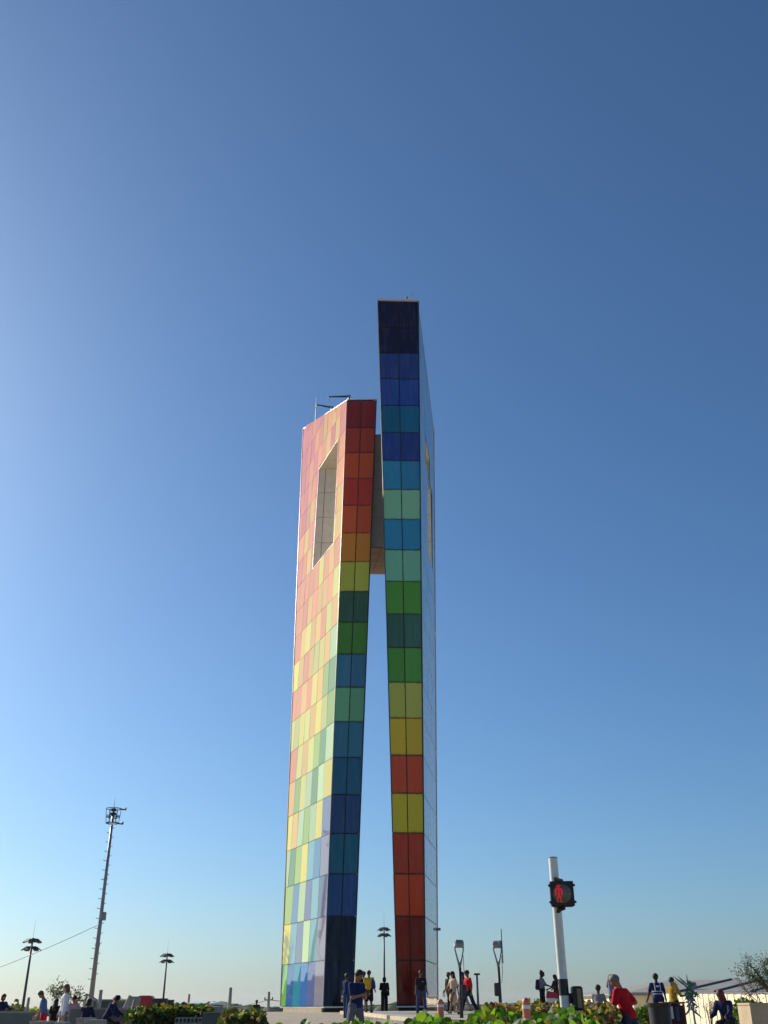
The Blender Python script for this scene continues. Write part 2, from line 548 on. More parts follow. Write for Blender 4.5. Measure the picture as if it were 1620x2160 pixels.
warm = MB()
core_block(warm, eA, eB, eG, eC, 0, [W0] * 4)
core_block(warm, eA, eB, mixe(eB, eG, WIN_N - .35), mixe(eA, eC, WIN_N - .35), W0, [W1] * 4)
core_block(warm, mixe(eA, eC, WIN_F + .35), mixe(eB, eG, WIN_F + .75), eG, eC, W0, [W1] * 4)
core_block(warm, eA, eB, eG, eC, W1, [TOP_A, TOP_B, TOP_G, TOP_C])
warm_slab = warm.build('warm_slab', CORE, monument, mon_loc)
tag(warm_slab, 'left slab with red and orange panels at its top')
cool = MB()
core_block(cool, eF, eD, eE, eH, 0, [W0] * 4)
core_block(cool, eF, eD, mixe(eD, eE, RW_N - .4), mixe(eF, eH, RW_N - .9), W0, [W1] * 4)
core_block(cool, mixe(eF, eH, RW_F + .7), mixe(eD, eE, RW_F + .4), eE, eH, W0, [W1] * 4)
core_block(cool, eF, eD, eE, eH, W1, [TOP_F, TOP_D, TOP_E, TOP_H])
cool_slab = cool.build('cool_slab', CORE, monument, mon_loc)
tag(cool_slab, 'taller right slab with navy and blue panels at its top')

def panel_geo(p00, p10, p11, p01, out, gap=0.022, th=0.055, tilt=0.005):
    """five-sided plate; corners anticlockwise seen from outside"""
    P_ = [np.array(p, float) for p in (p00, p10, p11, p01)]
    c = sum(P_) / 4
    q = []
    for i, p in enumerate(P_):
        a = P_[(i + 1) % 4] - p; b = P_[(i - 1) % 4] - p
        la, lb = np.linalg.norm(a), np.linalg.norm(b)
        q.append(p + a / max(la, 1e-6) * min(gap, la * .3) + b / max(lb, 1e-6) * min(gap, lb * .3))
    f = [p + out * (0.012 + rng.uniform(-tilt, tilt)) for p in q]
    bk = [p - out * th for p in q]
    return f, bk

def add_panel(corners, out, m, parent, name='panel', **k):
    f, bk = panel_geo(*corners, out, **k)
    me = bpy.data.meshes.new(name)
    vs_ = [tuple(p - mon_loc) for p in f + bk]
    me.from_pydata(vs_, [], [(0, 1, 2, 3), (0, 4, 5, 1), (1, 5, 6, 2), (2, 6, 7, 3), (3, 7, 4, 0)])
    uv = me.uv_layers.new(name='UVMap')
    uvs = [(0, 0), (1, 0), (1, 1), (0, 1)] + [(0.5, 0.5)] * 16
    for l, t in zip(uv.data, uvs):
        l.uv = t
    me.materials.append(m)
    o = bpy.data.objects.new(name, me); COL.objects.link(o); o.parent = parent
    return o

def onormal(p, q, r_, ref):
    n_ = np.cross(np.array(q) - p, np.array(r_) - p); n_ /= np.linalg.norm(n_)
    return n_ if n_ @ ref > 0 else -n_

GP = {}
def gpanel(key, rgb, **k):
    if key not in GP:
        GP[key] = glass_panel('glass_' + key, rgb, **k)
    return GP[key]

# ---- narrow front faces: two panels to a row, colours read from the photograph, top row first
FRONT_WARM = [(146, 42, 46), (176, 62, 46), (215, 88, 46), (215, 70, 50), (218, 92, 46), (215, 136, 46), (200, 202, 76), (58, 96, 72), (76, 132, 48), (66, 124, 150), (110, 175, 126), (58, 124, 147), (36, 96, 120), (48, 80, 122), (30, 100, 120), (42, 80, 130), (7, 8, 36), (7, 8, 40)]
FRONT_COOL = [(16, 16, 54), (16, 16, 54), (34, 65, 130), (34, 70, 144), (16, 100, 136), (34, 65, 136), (48, 138, 178), (129, 190, 150), (48, 138, 178), (125, 196, 160), (78, 146, 50), (57, 104, 84), (78, 146, 50), (187, 190, 80), (210, 178, 34), (206, 74, 22), (198, 178, 22), (190, 52, 12), (198, 60, 10), (136, 16, 10), (128, 16, 10)]
def front_face(e1, e2, rows, tops, slab, key):
    n = len(rows)
    for i, col in enumerate(rows):
        r_ = n - 1 - i
        h0 = r_ * S; h1 = (r_ + 1) * S
        m = gpanel('%s_%02d' % (key, r_), col)
        for c in range(2):
            def pt(h, t, top):
                a, b = e1(h if not top else tops[0]), e2(h if not top else tops[1])
                return a + (b - a) * t
            t0, t1 = c * 0.5, c * 0.5 + 0.5
            last = i == 0
            cs = (pt(h0, t0, False), pt(h0, t1, False), pt(h1, t1, last), pt(h1, t0, last))
            out = onormal(cs[0], cs[1], cs[3], np.array([0, -1, 0.0]))
            add_panel(cs, out, m, slab)
front_face(eA, eB, FRONT_WARM, (TOP_A, TOP_B), warm_slab, 'warm')
front_face(eF, eD, FRONT_COOL, (TOP_F, TOP_D), cool_slab, 'cool')

# ---- sunlit side of the warm slab: staggered colours, columns parallel to the near edge
PAL = {'Y': (230, 214, 60), 'y': (212, 206, 80), 'O': (230, 182, 58), 'P': (234, 150, 66), 'K': (226, 128, 90), 'G': (160, 184, 56),
       'M': (190, 213, 146), 'T': (122, 152, 72), 'B': (98, 134, 160), 'C': (128, 178, 182), 'L': (112, 120, 144), 'W': (140, 136, 150),
       'S': (126, 190, 92), 'b': (62, 112, 176), 'c': (52, 150, 174), 'w': (92, 106, 154)}  # deeper bottom-row copies; the tree reflection's darkening is put into the colour
# rows from the ground up, written from the far edge to the near edge
ROWS = ['SbcbwW', 'YYCLMCW', 'TGBMLCL', 'MTGYCBW', 'YOMGMYL', 'OGyMTMY', 'PyOyGTM', 'yYyOYyG', 'PPOPYOGT', 'YOPOyYOM',
        'POYOOPyO', 'PPOPOOPy', 'PPPPYPOP', 'KPOPPPOYO', 'POPKPPOPO', 'KPOPPOPOP', 'KPPKPOOPP', 'KPKPPOKOK', 'KKPPOPOPP', 'KPKKPPOPK', 'KKKPPKPPO']
COLW0, COLW = 1.42, 1.12
out_left = onormal(eA(10), eC(10), eA(20), np.array([-1, 0, 0.0]))
def top_warm(d, h):                                         # sloping parapet, height at distance d from the near edge
    return TOP_A + (TOP_C - TOP_A) * min(1.0, d / np.linalg.norm(eC(42) - eA(42)))
for r_, row in enumerate(ROWS):
    h0, h1 = r_ * S, (r_ + 1) * S
    full0 = np.linalg.norm(eC(h0) - eA(h0)); full1 = np.linalg.norm(eC(h1) - eA(h1))
    ncol = len(row)
    d0 = 0.0; k = 0
    edges = [0.0]
    while edges[-1] + (COLW0 if len(edges) == 1 else COLW) < full0 - COLW * 0.4:
        edges.append(edges[-1] + (COLW0 if len(edges) == 1 else COLW))
    edges.append(1e9)
    for k in range(len(edges) - 1):
        ch = row[ncol - 1 - min(k, ncol - 1)]
        segs = [(edges[k], edges[k + 1])]
        if 13 <= r_ < 17:
            ns = []
            for a, b in segs:
                if b <= WIN_N + .2 or a >= WIN_F - .2: ns.append((a, b))
                elif a < WIN_N and b > WIN_F: ns += [(a, WIN_N), (WIN_F, b)]
                elif a < WIN_N: ns.append((a, WIN_N))
                elif b > WIN_F: ns.append((WIN_F, b))
            segs = [(WIN_N if abs(a - WIN_N) < .2 else WIN_F if abs(a - WIN_F) < .2 else a,
                     WIN_N if abs(b - WIN_N) < .2 else WIN_F if abs(b - WIN_F) < .2 else b) for a, b in ns]
        for a, b in segs:
            def pt(h, d):
                full = np.linalg.norm(eC(h) - eA(h)); d = min(d, full)
                return eA(h) + (eC(h) - eA(h)) * d / full
            hb0, hb1 = min(h0, top_warm(min(b, full0), 0)), min(h1, top_warm(min(b, full1), 0))
            ha0, ha1 = min(h0, top_warm(a, 0)), min(h1, top_warm(a, 0))
            if r_ == 17 and a < 1: ha1 = max(ha1, top_warm(a, 0))
            if hb1 - hb0 < 0.1:
                continue
            cs = (pt(hb0, b), pt(ha0, a), pt(ha1, a), pt(hb1, b))
            if np.linalg.norm(cs[0] - cs[1]) < 0.12:
                continue
            add_panel(cs, out_left, gpanel('side_' + ch, PAL[ch], coat_ior=1.45, coat=1.0, grime=.22), warm_slab, gap=.012, tilt=.008)

# ---- shaded side of the cool slab: panels only a few pixels wide, joined into one part
def strip_part(name, e1, e2, ref, rows, tops, ncol, m, parent, skip=None, label=None):
    mb = MB()
    for r_ in range(rows):
        for c in range(ncol):
            t0, t1 = c / ncol, (c + 1) / ncol
            h0, h1 = r_ * S, (r_ + 1) * S
            tt = [tops[0] + (tops[1] - tops[0]) * t for t in (t0, t1)]
            if min(tt) <= h0 + .05:
                continue
            if skip and skip(r_, t0, t1):
                continue
            def pt(h, t): return e1(h) + (e2(h) - e1(h)) * t
            cs = (pt(h0, t0), pt(h0, t1), pt(min(h1, tt[1]), t1), pt(min(h1, tt[0]), t0))
            out = onormal(cs[0], cs[1], cs[3], ref)
            f, bk = panel_geo(*cs, out)
            mb.raw(f + bk, [(0, 1, 2, 3), (0, 4, 5, 1), (1, 5, 6, 2), (2, 6, 7, 3), (3, 7, 4, 0)])
    o = mb.build(name, m, parent, mon_loc)
    tag(o, label, kind='stuff')
    return o

def cool_side_material():
    m = glass_panel('glass_cool_side', (170, 165, 185), coat_ior=1.6, coat=1.0)
    nt = m.node_tree; L = nt.links.new
    hs = [n for n in nt.nodes if n.type == 'HUE_SAT'][0]
    geo = nt.nodes.new('ShaderNodeNewGeometry')
    tc = nt.nodes.new('ShaderNodeTexCoord')
    sz = nt.nodes.new('ShaderNodeSeparateXYZ'); L(tc.outputs['Object'], sz.inputs[0])
    nz = nt.nodes.new('ShaderNodeMath'); nz.operation = 'MULTIPLY_ADD'; nz.inputs[1].default_value = 10.0
    L(geo.outputs['Random Per Island'], nz.inputs[0]); L(sz.outputs[2], nz.inputs[2])
    mr = nt.nodes.new('ShaderNodeMapRange'); mr.inputs['From Min'].default_value = 3; mr.inputs['From Max'].default_value = 52
    L(nz.outputs[0], mr.inputs['Value'])
    cr = nt.nodes.new('ShaderNodeValToRGB')  # panel tints, with the sky's blue reflection painted in towards the top
    el = cr.color_ramp.elements
    el[0].position = 0.0; el[0].color = srgb(236, 224, 234)
    el[1].position = 1.0; el[1].color = srgb(60, 110, 160)
    for p_, c_ in ((0.25, (236, 230, 232)), (0.42, (214, 232, 222)), (0.58, (160, 212, 204)), (0.75, (100, 176, 206))):
        e_ = cr.color_ramp.elements.new(p_); e_.color = srgb(*c_)
    L(mr.outputs[0], cr.inputs[0]); L(cr.outputs[0], hs.inputs['Color'])
    return m
GL_COOL = cool_side_material()
fullR = lambda r_: np.linalg.norm(eE(r_ * S) - eD(r_ * S))
strip_part('side_cladding', eD, eE, np.array([1, 0, 0.0]), 22, (TOP_D, TOP_E), 6, GL_COOL, cool_slab,
           skip=lambda r_, a, b: 13 <= r_ < 17 and (a + b) / 2 * fullR(r_) > RW_N and (a + b) / 2 * fullR(r_) < RW_F,
           label='pale panelling on the slab side turned away from the sun')
GL_INNER = glass_panel('glass_inner', (120, 130, 140))
strip_part('inner_cladding', eB, eG, np.array([1, 0, 0.0]), 21, (TOP_B, TOP_G), 6, GL_INNER, warm_slab,
           skip=lambda r_, a, b: 13 <= r_ < 17 and .12 < (a + b) / 2 < .62)
strip_part('inner_cladding', eF, eH, np.array([-1, 0, 0.0]), 22, (TOP_F, TOP_H), 6, GL_INNER, cool_slab,
           skip=lambda r_, a, b: 13 <= r_ < 17 and .38 < (a + b) / 2 < .85)
strip_part('rear_cladding', eC, eG, np.array([0, 1, 0.0]), 21, (TOP_C, TOP_G), 2, GL_INNER, warm_slab)
strip_part('rear_cladding', eE, eH, np.array([0, 1, 0.0]), 22, (TOP_E, TOP_H), 2, GL_INNER, cool_slab)

# ---- corner strips, parapet caps, base trims, plinths
TRIM = mat('pale_trim', srgb(206, 182, 172), rough=0.4, var=0.06, scale=2)
DARK_TRIM = mat('dark_trim', srgb(26, 28, 34), rough=0.4, var=0.1, scale=2)
def strip(e, top, off, name, m, parent, r_=0.035):
    MB().tube([e(0.02) + off, e(top * .5) + off, e(top + .03) + off], r_, 6).build(name, m, parent, mon_loc)
strip(eA, TOP_A, np.array([-.02, -.02, 0]), 'corner_strip', TRIM, warm_slab, .02)
strip(eB, TOP_B, np.array([.02, -.02, 0]), 'corner_strip', DARK_TRIM, warm_slab)
strip(eC, TOP_C, np.array([-.03, .0, 0]), 'corner_strip', TRIM, warm_slab, .03)
strip(eD, TOP_D, np.array([.02, -.02, 0]), 'corner_strip', DARK_TRIM, cool_slab)
strip(eF, TOP_F, np.array([.03, -.02, 0]), 'corner_strip', DARK_TRIM, cool_slab, .02)
strip(eE, TOP_E, np.array([.03, 0, 0]), 'corner_strip', TRIM, cool_slab, .03)
def cap(es, hs, name, parent):
    c = sum(e(h) for e, h in zip(es, hs)) / 4
    lo, hi = [], []
    for e, h in zip(es, hs):
        p = e(h); d = p - c; d[2] = 0; d /= np.linalg.norm(d)
        lo.append(p + d * .08 + np.array([0, 0, .03])); hi.append(p + d * .08 + np.array([0, 0, .085]))
    MB().hexa(lo, hi).build(name, TRIM, parent, mon_loc)
cap((eA, eB, eG, eC), (TOP_A, TOP_B, TOP_G, TOP_C), 'parapet_cap', warm_slab)
cap((eF, eD, eE, eH), (TOP_F, TOP_D, TOP_E, TOP_H), 'parapet_cap', cool_slab)
def ringbase(es, out, z0, z1):
    c = sum(e(0) for e in es) / 4
    lo, hi = [], []
    for e in es:
        p = e(0).copy(); d = p - c; d[2] = 0; d /= np.linalg.norm(d); p = p + d * out
        lo.append(np.array([p[0], p[1], z0])); hi.append(np.array([p[0], p[1], z1]))
    return MB().hexa(lo, hi)
for es, slab in (((eA, eB, eG, eC), warm_slab), ((eF, eD, eE, eH), cool_slab)):
    ringbase(es, 0.10, HC - .075, HC - .012).build('base_trim', ALU, slab, mon_loc)
    ringbase(es, -0.22, HC - .42, HC - .078).build('plinth', mat('plinth_black', srgb(22, 21, 20), rough=.6), slab, mon_loc)
# concrete footing showing under the sunlit side
a0, c0 = eA(0), eC(0)
dd = (c0 - a0) / np.linalg.norm(c0 - a0); nn = np.array([dd[1], -dd[0], 0]);  nn = nn if nn[0] < 0 else -nn
q = [a0 + dd * .2 + nn * .02, a0 + dd * 6.2 + nn * .02, a0 + dd * 6.2 + nn * .1 * -1, a0 + dd * .2 - nn * .1]
MB().hexa([np.array([p[0], p[1], gz(p[0], p[1]) - .05]) for p in q], [np.array([p[0], p[1], HC - .08]) for p in q]).build('footing', CONCRETE_WARM, warm_slab, mon_loc)

# ---- the square window: a panelled tube through both slabs
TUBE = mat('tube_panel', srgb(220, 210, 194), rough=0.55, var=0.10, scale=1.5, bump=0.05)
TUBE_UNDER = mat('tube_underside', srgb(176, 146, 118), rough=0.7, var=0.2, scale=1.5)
tube = MB()
TH = 0.28
def tw(a, b):                                                # wall between left-face point a and right-face point b
    return a, b
LN0, LN1, LF0, LF1 = lNa(W0), lNa(W1), lFa(W0), lFa(W1)
RN0, RN1, RF0, RF1 = rNa(W0), rNa(W1), rFa(W0), rFa(W1)
yv = np.array([0, 1, 0.0]); zv = np.array([0, 0, 1.0])
dL = (lFa(W0) - lNa(W0)); dL = dL / np.linalg.norm(dL); dR = (rFa(W0) - rNa(W0)); dR = dR / np.linalg.norm(dR)
IN = np.array([.03, 0, 0])                                   # walls stop just inside the two faces
def wall_hex(la, lb, ra, rb, s):
    oa, ob = dL * TH * s, dR * TH * s
    def ext(p, q, t): return p + (q - p) * t                 # carry the wall's lean past sill and head
    k = TH / (W1 - W0)
    a0_, a1_, b0_, b1_ = ext(la, lb, -k) + IN, ext(la, lb, 1 + k) + IN, ext(ra, rb, -k) - IN, ext(ra, rb, 1 + k) - IN
    g_ = .35                                                 # clear of the slightly twisted panel planes
    k_ = .72
    def bl(u, v, o):                                         # bilinear point on the wall, o = fraction of its thickness
        A_ = a0_ + (a1_ - a0_) * v + oa * o; B_ = b0_ + (b1_ - b0_) * v + ob * o
        return A_ + (B_ - A_) * u
    nu, nv = 5, 6
    for i in range(nu):
        for j in range(nv):
            u0, u1, v0, v1 = i / nu, (i + 1) / nu, j / nv, (j + 1) / nv
            tube.hexa([bl(u0, v0, g_), bl(u1, v0, g_), bl(u1, v0, k_), bl(u0, v0, k_)], [bl(u0, v1, g_), bl(u1, v1, g_), bl(u1, v1, k_), bl(u0, v1, k_)])
e_ = 0.004
wall_hex(LN0, LN1, RN0, RN1, -1)
wall_hex(LF0, LF1, RF0, RF1, 1)
tube.hexa([LN0 - zv * TH + yv * e_, RN0 - zv * TH + yv * e_, RF0 - zv * TH - yv * e_, LF0 - zv * TH - yv * e_],
          [LN0 + yv * e_, RN0 + yv * e_, RF0 - yv * e_, LF0 - yv * e_])
tube.hexa([LN1 + yv * e_, RN1 + yv * e_, RF1 - yv * e_, LF1 - yv * e_],
          [LN1 + zv * TH + yv * e_, RN1 + zv * TH + yv * e_, RF1 + zv * TH - yv * e_, LF1 + zv * TH - yv * e_])
window_tube = tube.build('window_tube', CORE, monument, mon_loc)
tag(window_tube, 'beige panelled tube that joins both slabs and frames the window')
def lin(a, b, t): return a + (b - a) * t
def quad_panels(c00, c10, c11, c01, us, vs_, ref, m):
    for i in range(len(us) - 1):
        for j in range(len(vs_) - 1):
            def P2(u, v): return lin(lin(c00, c10, u), lin(c01, c11, u), v)
            cs = (P2(us[i], vs_[j]), P2(us[i + 1], vs_[j]), P2(us[i + 1], vs_[j + 1]), P2(us[i], vs_[j + 1]))
            out = onormal(cs[0], cs[1], cs[3], ref)
            add_panel(cs, out, m, window_tube, 'tube_panel', th=0.03, gap=0.018)
q4 = [0, .25, .5, .75, 1]
quad_panels(LF0, RF0, RF1, LF1, [0, .06, .27, .5, .73, 1], q4, -yv, TUBE)                 # far wall, seen through the window
quad_panels(LN1, RN1, RF1, LF1, [0, .2, .4, .6, .8, 1], [0, .33, .66, 1], -zv, TUBE)       # ceiling
kx = TH / (W1 - W0)
LN0e, LN1e, RN0e, RN1e = lin(LN0, LN1, -kx) - dL * TH, lin(LN0, LN1, 1 + kx) - dL * TH, lin(RN0, RN1, -kx) - dR * TH, lin(RN0, RN1, 1 + kx) - dR * TH
quad_panels(LN0e, RN0e, RN1e, LN1e, [0, .36, .72, 1], q4, -yv, TUBE)
LF0e, RF0e = lin(LF0, LF1, -kx) + dL * TH, lin(RF0, RF1, -kx) + dR * TH
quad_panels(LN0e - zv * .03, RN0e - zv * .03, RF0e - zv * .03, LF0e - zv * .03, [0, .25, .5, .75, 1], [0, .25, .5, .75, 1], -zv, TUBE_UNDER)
quad_panels(LN0, RN0, RN1, LN1, [0, .5, 1], q4, yv, TUBE)
quad_panels(LN0, RN0, RF0, LF0, [0, .25, .5, .75, 1], [0, .5, 1], zv, TUBE)                 # floor
# pale frame round the opening on the sunlit side
fr = MB()
ol = out_left * 0.04
for a, b in ((LN0, LN1), (LN1, LF1), (LF1, LF0), (LF0, LN0)):
    fr.tube([a + ol * .4, b + ol * .4], .018, 6)
fr.build('window_frame', TRIM, warm_slab, mon_loc)

# ---- things on the tower's roof
def rod(p, h, label, r_=.05):
    o = MB().tube([p - zv * .1, p + zv * h * .5, p + zv * h], [r_, r_ * .7, r_ * .35], 6).build('lightning_rod', GALV)
    tag(o, label, 'lightning rod', 'lightning rods on the tower')
pR = lin(eF(TOP_F), eD(TOP_D), .86) + yv * 1.5
rod(np.array([pR[0], pR[1], HC + TOP_D - .3]), 2.6, 'thin lightning rod on top of the navy slab')
pL = lin(eA(TOP_A), eC(TOP_C), .80) - out_left * .4
rod(np.array([pL[0], pL[1], pL[2] + .05]), 2.8, 'thin lightning rod on the back of the red slab roof')
DAVIT = mat('davit_blue_grey', srgb(36, 52, 68), rough=.5, var=.15)
def davit(p, reach, label):
    e = empty('roof_davit', p, label, 'davit', 'cleaning davits on the red slab roof')
    MB().lathe([(.14, 0), (.14, .12), (.09, .14), (.09, .42), (.12, .45), (.12, .58)], 10).build('mast', GALV, e)
    ex, ey, ez = reach
    MB().tube([(0, 0, .52), (ex * .5, ey * .5, .52 + ez * .5), (ex, ey, .52 + ez)], [.085, .065, .05], 8).build('arm', DAVIT, e)
    MB().tube([(ex, ey, .54 + ez), (ex, ey, .30 + ez)], [.05, .04], 6).build('hook', DAVIT, e)
d1 = lin(eA(TOP_A), eC(TOP_C), .045) - out_left * .35
davit(np.array([d1[0], d1[1], d1[2] + .13]), (-1.55, .2, .12), 'dark davit arm nearest the front corner of the red slab')
d2 = lin(eA(TOP_A), eC(TOP_C), .40) - out_left * .35
davit(np.array([d2[0], d2[1], d2[2] + .13]), (-1.25, .2, .42), 'dark davit arm farther back along the red slab roof')
def beacon(t, h, label, rz):
    p = lin(eF(TOP_F), eD(TOP_D), t) + yv * .3
    e = empty('roof_beacon', (p[0], p[1], HC + TOP_F + .05), label, 'beacon', 'small lights on the navy slab roof')
    MB().tube([(0, 0, 0), (0, 0, h)], .05, 6).build('stem', GALV, e)
    MB().box((0.0, -.02, h + .08), (.2, .16, .18), rz, .03).build('lamp', mat('beacon_body', srgb(150, 110, 90), rough=.5), e)
beacon(.20, .10, 'small squat beacon at the left end of the navy roof', 0.3)
beacon(.72, .42, 'small camera on a stem right of centre on the navy roof', 0.6)
beacon(.93, .03, 'low beacon at the right corner of the navy roof', 0.1)
p = lin(eE(0), eE(S), 1.9)
o = MB().box((p[0] + .12, p[1] - .1, p[2]), (.2, .14, .16), 0, .03).tube([(p[0] - .02, p[1] - .1, p[2]), (p[0] + .1, p[1] - .1, p[2])], .03, 6).build('wall_camera', GALV)
tag(o, 'tiny grey camera fixed low on the right edge of the tower', 'camera')

# ================================================================== POLES, MASTS, LAMPS
def mast_lamp(px, top_y, base_y, D, width, label):
    """tall pole with two rings of floodlights and a spike"""
    x = gx(px, D); z0 = gz(x, D)
    h = zat(px, top_y, D) - z0
    e = empty('floodlight_mast', (x, D, z0), label, 'light mast', 'ring floodlight masts round the plaza')
    MB().tube([(0, 0, 0), (0, 0, h * .5), (0, 0, h)], [.17, .13, .085], 10).build('pole', DARK_METAL, e, smooth=True)
    MB().tube([(0, 0, h), (0, 0, h + 1.7)], [.014, .008], 5).build('spike', DARK_METAL, e)
    for lv, zz in ((0, h - .25), (1, h - 1.0)):
        r_ = width / 2 * (1.0 if lv else .95)
        ring = [(r_ * .62 * math.cos(a), r_ * .62 * math.sin(a), zz) for a in np.linspace(0, 2 * math.pi, 17)]
        mb = MB().tube(ring, .035, 5)
        for a in np.linspace(0, math.pi, 3)[:2]:
            mb.tube([(-r_ * .62 * math.cos(a), -r_ * .62 * math.sin(a), zz), (r_ * .62 * math.cos(a), r_ * .62 * math.sin(a), zz)], .03, 5)
        mb.build('ring', DARK_METAL, e)
        for k in range(6):
            a = k * math.pi / 3 + .26 * lv
            cx, cy = math.cos(a), math.sin(a); tx, ty = -cy, cx
            i0, i1, w = r_ * .52, r_, .24
            za, zb = zz + .12, zz - .22
            q0 = [(cx * i0 - tx * w, cy * i0 - ty * w, za - .16), (cx * i1 - tx * w, cy * i1 - ty * w, zb - .05), (cx * i1 + tx * w, cy * i1 + ty * w, zb - .05), (cx * i0 + tx * w, cy * i0 + ty * w, za - .16)]
            q1 = [(p[0], p[1], p[2] + (.2 if j in (0, 3) else .09)) for j, p in enumerate(q0)]
            MB().hexa(q0, q1).build('floodlight', DARK_METAL, e)
    return e
mast_lamp(48, 1978, 2122, 110, 2.0, 'ring floodlight mast at far left, nearest the photo edge')
mast_lamp(343, 2010, 2105, 145, 2.0, 'short ring floodlight mast behind the red cart and black tubs')
mast_lamp(811, 1955, 2120, 145, 1.95, 'ring floodlight mast seen between the two tower slabs')

def camera_mast():
    D = 75; x = gx(190, D); z0 = gz(x, D); h = zat(238, 1706, D) - z0
    e = empty('surveillance_mast', (x, D, z0), 'tall tapering steel mast with step pegs and a caged top', 'mast')
    R0 = lambda t: .185 * (1 - t) + .085 * t
    MB().tube([(0, 0, 0), (0, 0, 1.2)], [.22, .22], 12).build('base_sleeve', GALV, e, smooth=False)
    MB().tube([(0, 0, 1.2), (0, 0, h * .35), (0, 0, h * .65), (0, 0, h)], [R0(0), R0(.35), R0(.65), R0(1)], 12).build('pole', GALV, e, smooth=True)
    for t in (.36, .66):
        MB().tube([(0, 0, h * t - .08), (0, 0, h * t + .08)], R0(t) + .03, 12).build('collar', GALV, e)
    n = 34
    for k in range(n):
        t = .21 + .76 * k / n
        s = -1 if k % 2 == 0 else 1
        r_ = R0(t)
        ln = .17 if s < 0 else .10
        MB().tube([(s * r_ * .8, 0, h * t), (s * (r_ + ln), -.05, h * t + .0), (s * (r_ + ln + .03), -.05, h * t + .06)], .024, 5).build('step_peg', GALV, e)
    # cage
    hc_ = 1.05
    for zz, rr in ((h, .56), (h - hc_ * .5, .51), (h - hc_ * .58, .5), (h - hc_, .46)):
        ring = [(rr * math.cos(a), rr * math.sin(a), zz) for a in np.linspace(0, 2 * math.pi, 21)]
        MB().tube(ring, .028 if zz != h - hc_ else .045, 6).build('cage_ring', DARK_METAL, e)
    for k in range(6):
        a = k * math.pi / 3 + .3
        MB().tube([(.56 * math.cos(a), .56 * math.sin(a), h), (.46 * math.cos(a), .46 * math.sin(a), h - hc_)], .022, 5).build('cage_bar', DARK_METAL, e)
    MB().box((0, 0, h - .08), (.36, .3, .2), 0, .03).build('junction_box', DARK_METAL, e)
    MB().box((0, 0, h - .38), (.4, .3, .18), 0, .03).build('junction_box', DARK_METAL, e)
    MB().box((.2, -.48, h - hc_ - .12), (.34, .07, .15), 0, .02).build('white_panel', mat('bright_panel', srgb(240, 240, 236), rough=.25), e)  # small plain near-white panel under the cage
    for zz, r_ in ((h, .56), (h - hc_, .46)):
        MB().tube([(r_ * .8, 0, zz), (r_ + .2, -.06, zz - .08), (r_ + .32, -.06, zz - .06)], [.05, .05, .06], 6).build('camera_arm', DARK_METAL, e)
        MB().tube([(r_ + .32, -.06, zz - .12), (r_ + .4, -.08, zz + .08)], [.09, .035], 8).build('camera_head', DARK_METAL, e)
    MB().tube([(0, 0, h), (0, 0, h + .75)], [.02, .01], 5).build('spike', DARK_METAL, e)
    zb = zat(214, 1933, D) - z0
    MB().box((.2, -.1, zb), (.36, .3, .56), 0, .03).build('equipment_box', GALV, e)
    return e, x, z0
cmast, cmx, cmz = camera_mast()
# sagging cable from the mast off to the left
D = 75
pA = np.array([cmx - .2, D, zat(205, 1952, D)]); pB = np.array([gx(-160, 82), 82.0, zat(-160, 2092, 82)])
pts = []
for t in np.linspace(0, 1, 15):
    p = pA + (pB - pA) * t; p[2] -= 0.8 * 4 * t * (1 - t) * .35; pts.append(p)
o = MB().tube(pts, .022, 5).build('overhead_cable', DARK_METAL)
tag(o, 'thin cable running from the caged mast out of the picture to the left', 'cable')

def spot_post(px, D, top_y, yaw, label, whip):
    x = gx(px, D); z0 = gz(x, D); h = zat(px, top_y, D) - z0
    e = empty('spotlight_post', (x, D, z0), label, 'spotlight', 'fork topped spotlight posts')
    hf = h - 1.05
    MB().tube([(0, 0, 0), (0, 0, hf)], [.075, .06], 10).build('pole', DARK_METAL, e, smooth=True)
    MB().box((0, 0, .02), (.26, .26, .04), 0, .01).build('foot_plate', DARK_METAL, e)
    fk = MB()
    for s in (-1, 1):
        fk.tube([(0, 0, hf - .02), (s * .025, 0, hf + .12), (s * .10, 0, hf + .40), (s * .165, 0, hf + .66), (s * .17, 0, hf + .95)], [.055, .045, .033, .03, .03], 7)
    fk.build('fork', GALV, e, smooth=True)
    # drum lamp lying across the fork
    zc = h - .17
    dr = MB()
    prof = [(.02, -.155), (.135, -.155), (.15, -.14), (.15, .115), (.16, .125), (.16, .155), (.02, .155)]
    dr.lathe(prof, 20)
    dr.v = [(p[2], p[0] * math.cos(yaw) - 0 * p[1], p[1] + zc) if False else (p[2] * math.cos(yaw) - p[0] * math.sin(yaw), p[2] * math.sin(yaw) + p[0] * math.cos(yaw), p[1] + zc) for p in dr.v]
    smooth_by_angle(dr.build('lamp_drum', mat('drum_grey', srgb(122, 128, 132), rough=.4, var=.2, metal=.4), e))
    # loudspeaker strapped to the pole
    sp = MB().box((.12 if not whip else -.12, -.08, h - 2.35 + .45), (.22, .2, .5), 0, .03).build('loudspeaker', BLACK_PLASTIC, e)
    MB().box((.12 if not whip else -.12, -.19, h - 2.35 + .45), (.17, .02, .42), 0, .005).build('grille', DARK_METAL, sp)
    MB().tube([(0, 0, h - 1.75), (.1 if not whip else -.1, -.05, h - 1.72)], .02, 5).build('bracket', DARK_METAL, e)
    MB().tube([(.15, -.04, h - .6), (.16, -.05, h - 1.2), (.1, -.05, h - 1.65)], .012, 5).build('cable', BLACK_PLASTIC, e)
    if whip:
        MB().tube([(.2, 0, h - .9), (.205, 0, h + .45)], [.025, .018], 6).build('whip', DARK_METAL, e)
spot_post(973, 42, 1981, 0.15, 'spotlight post standing in front of the walking group', False)
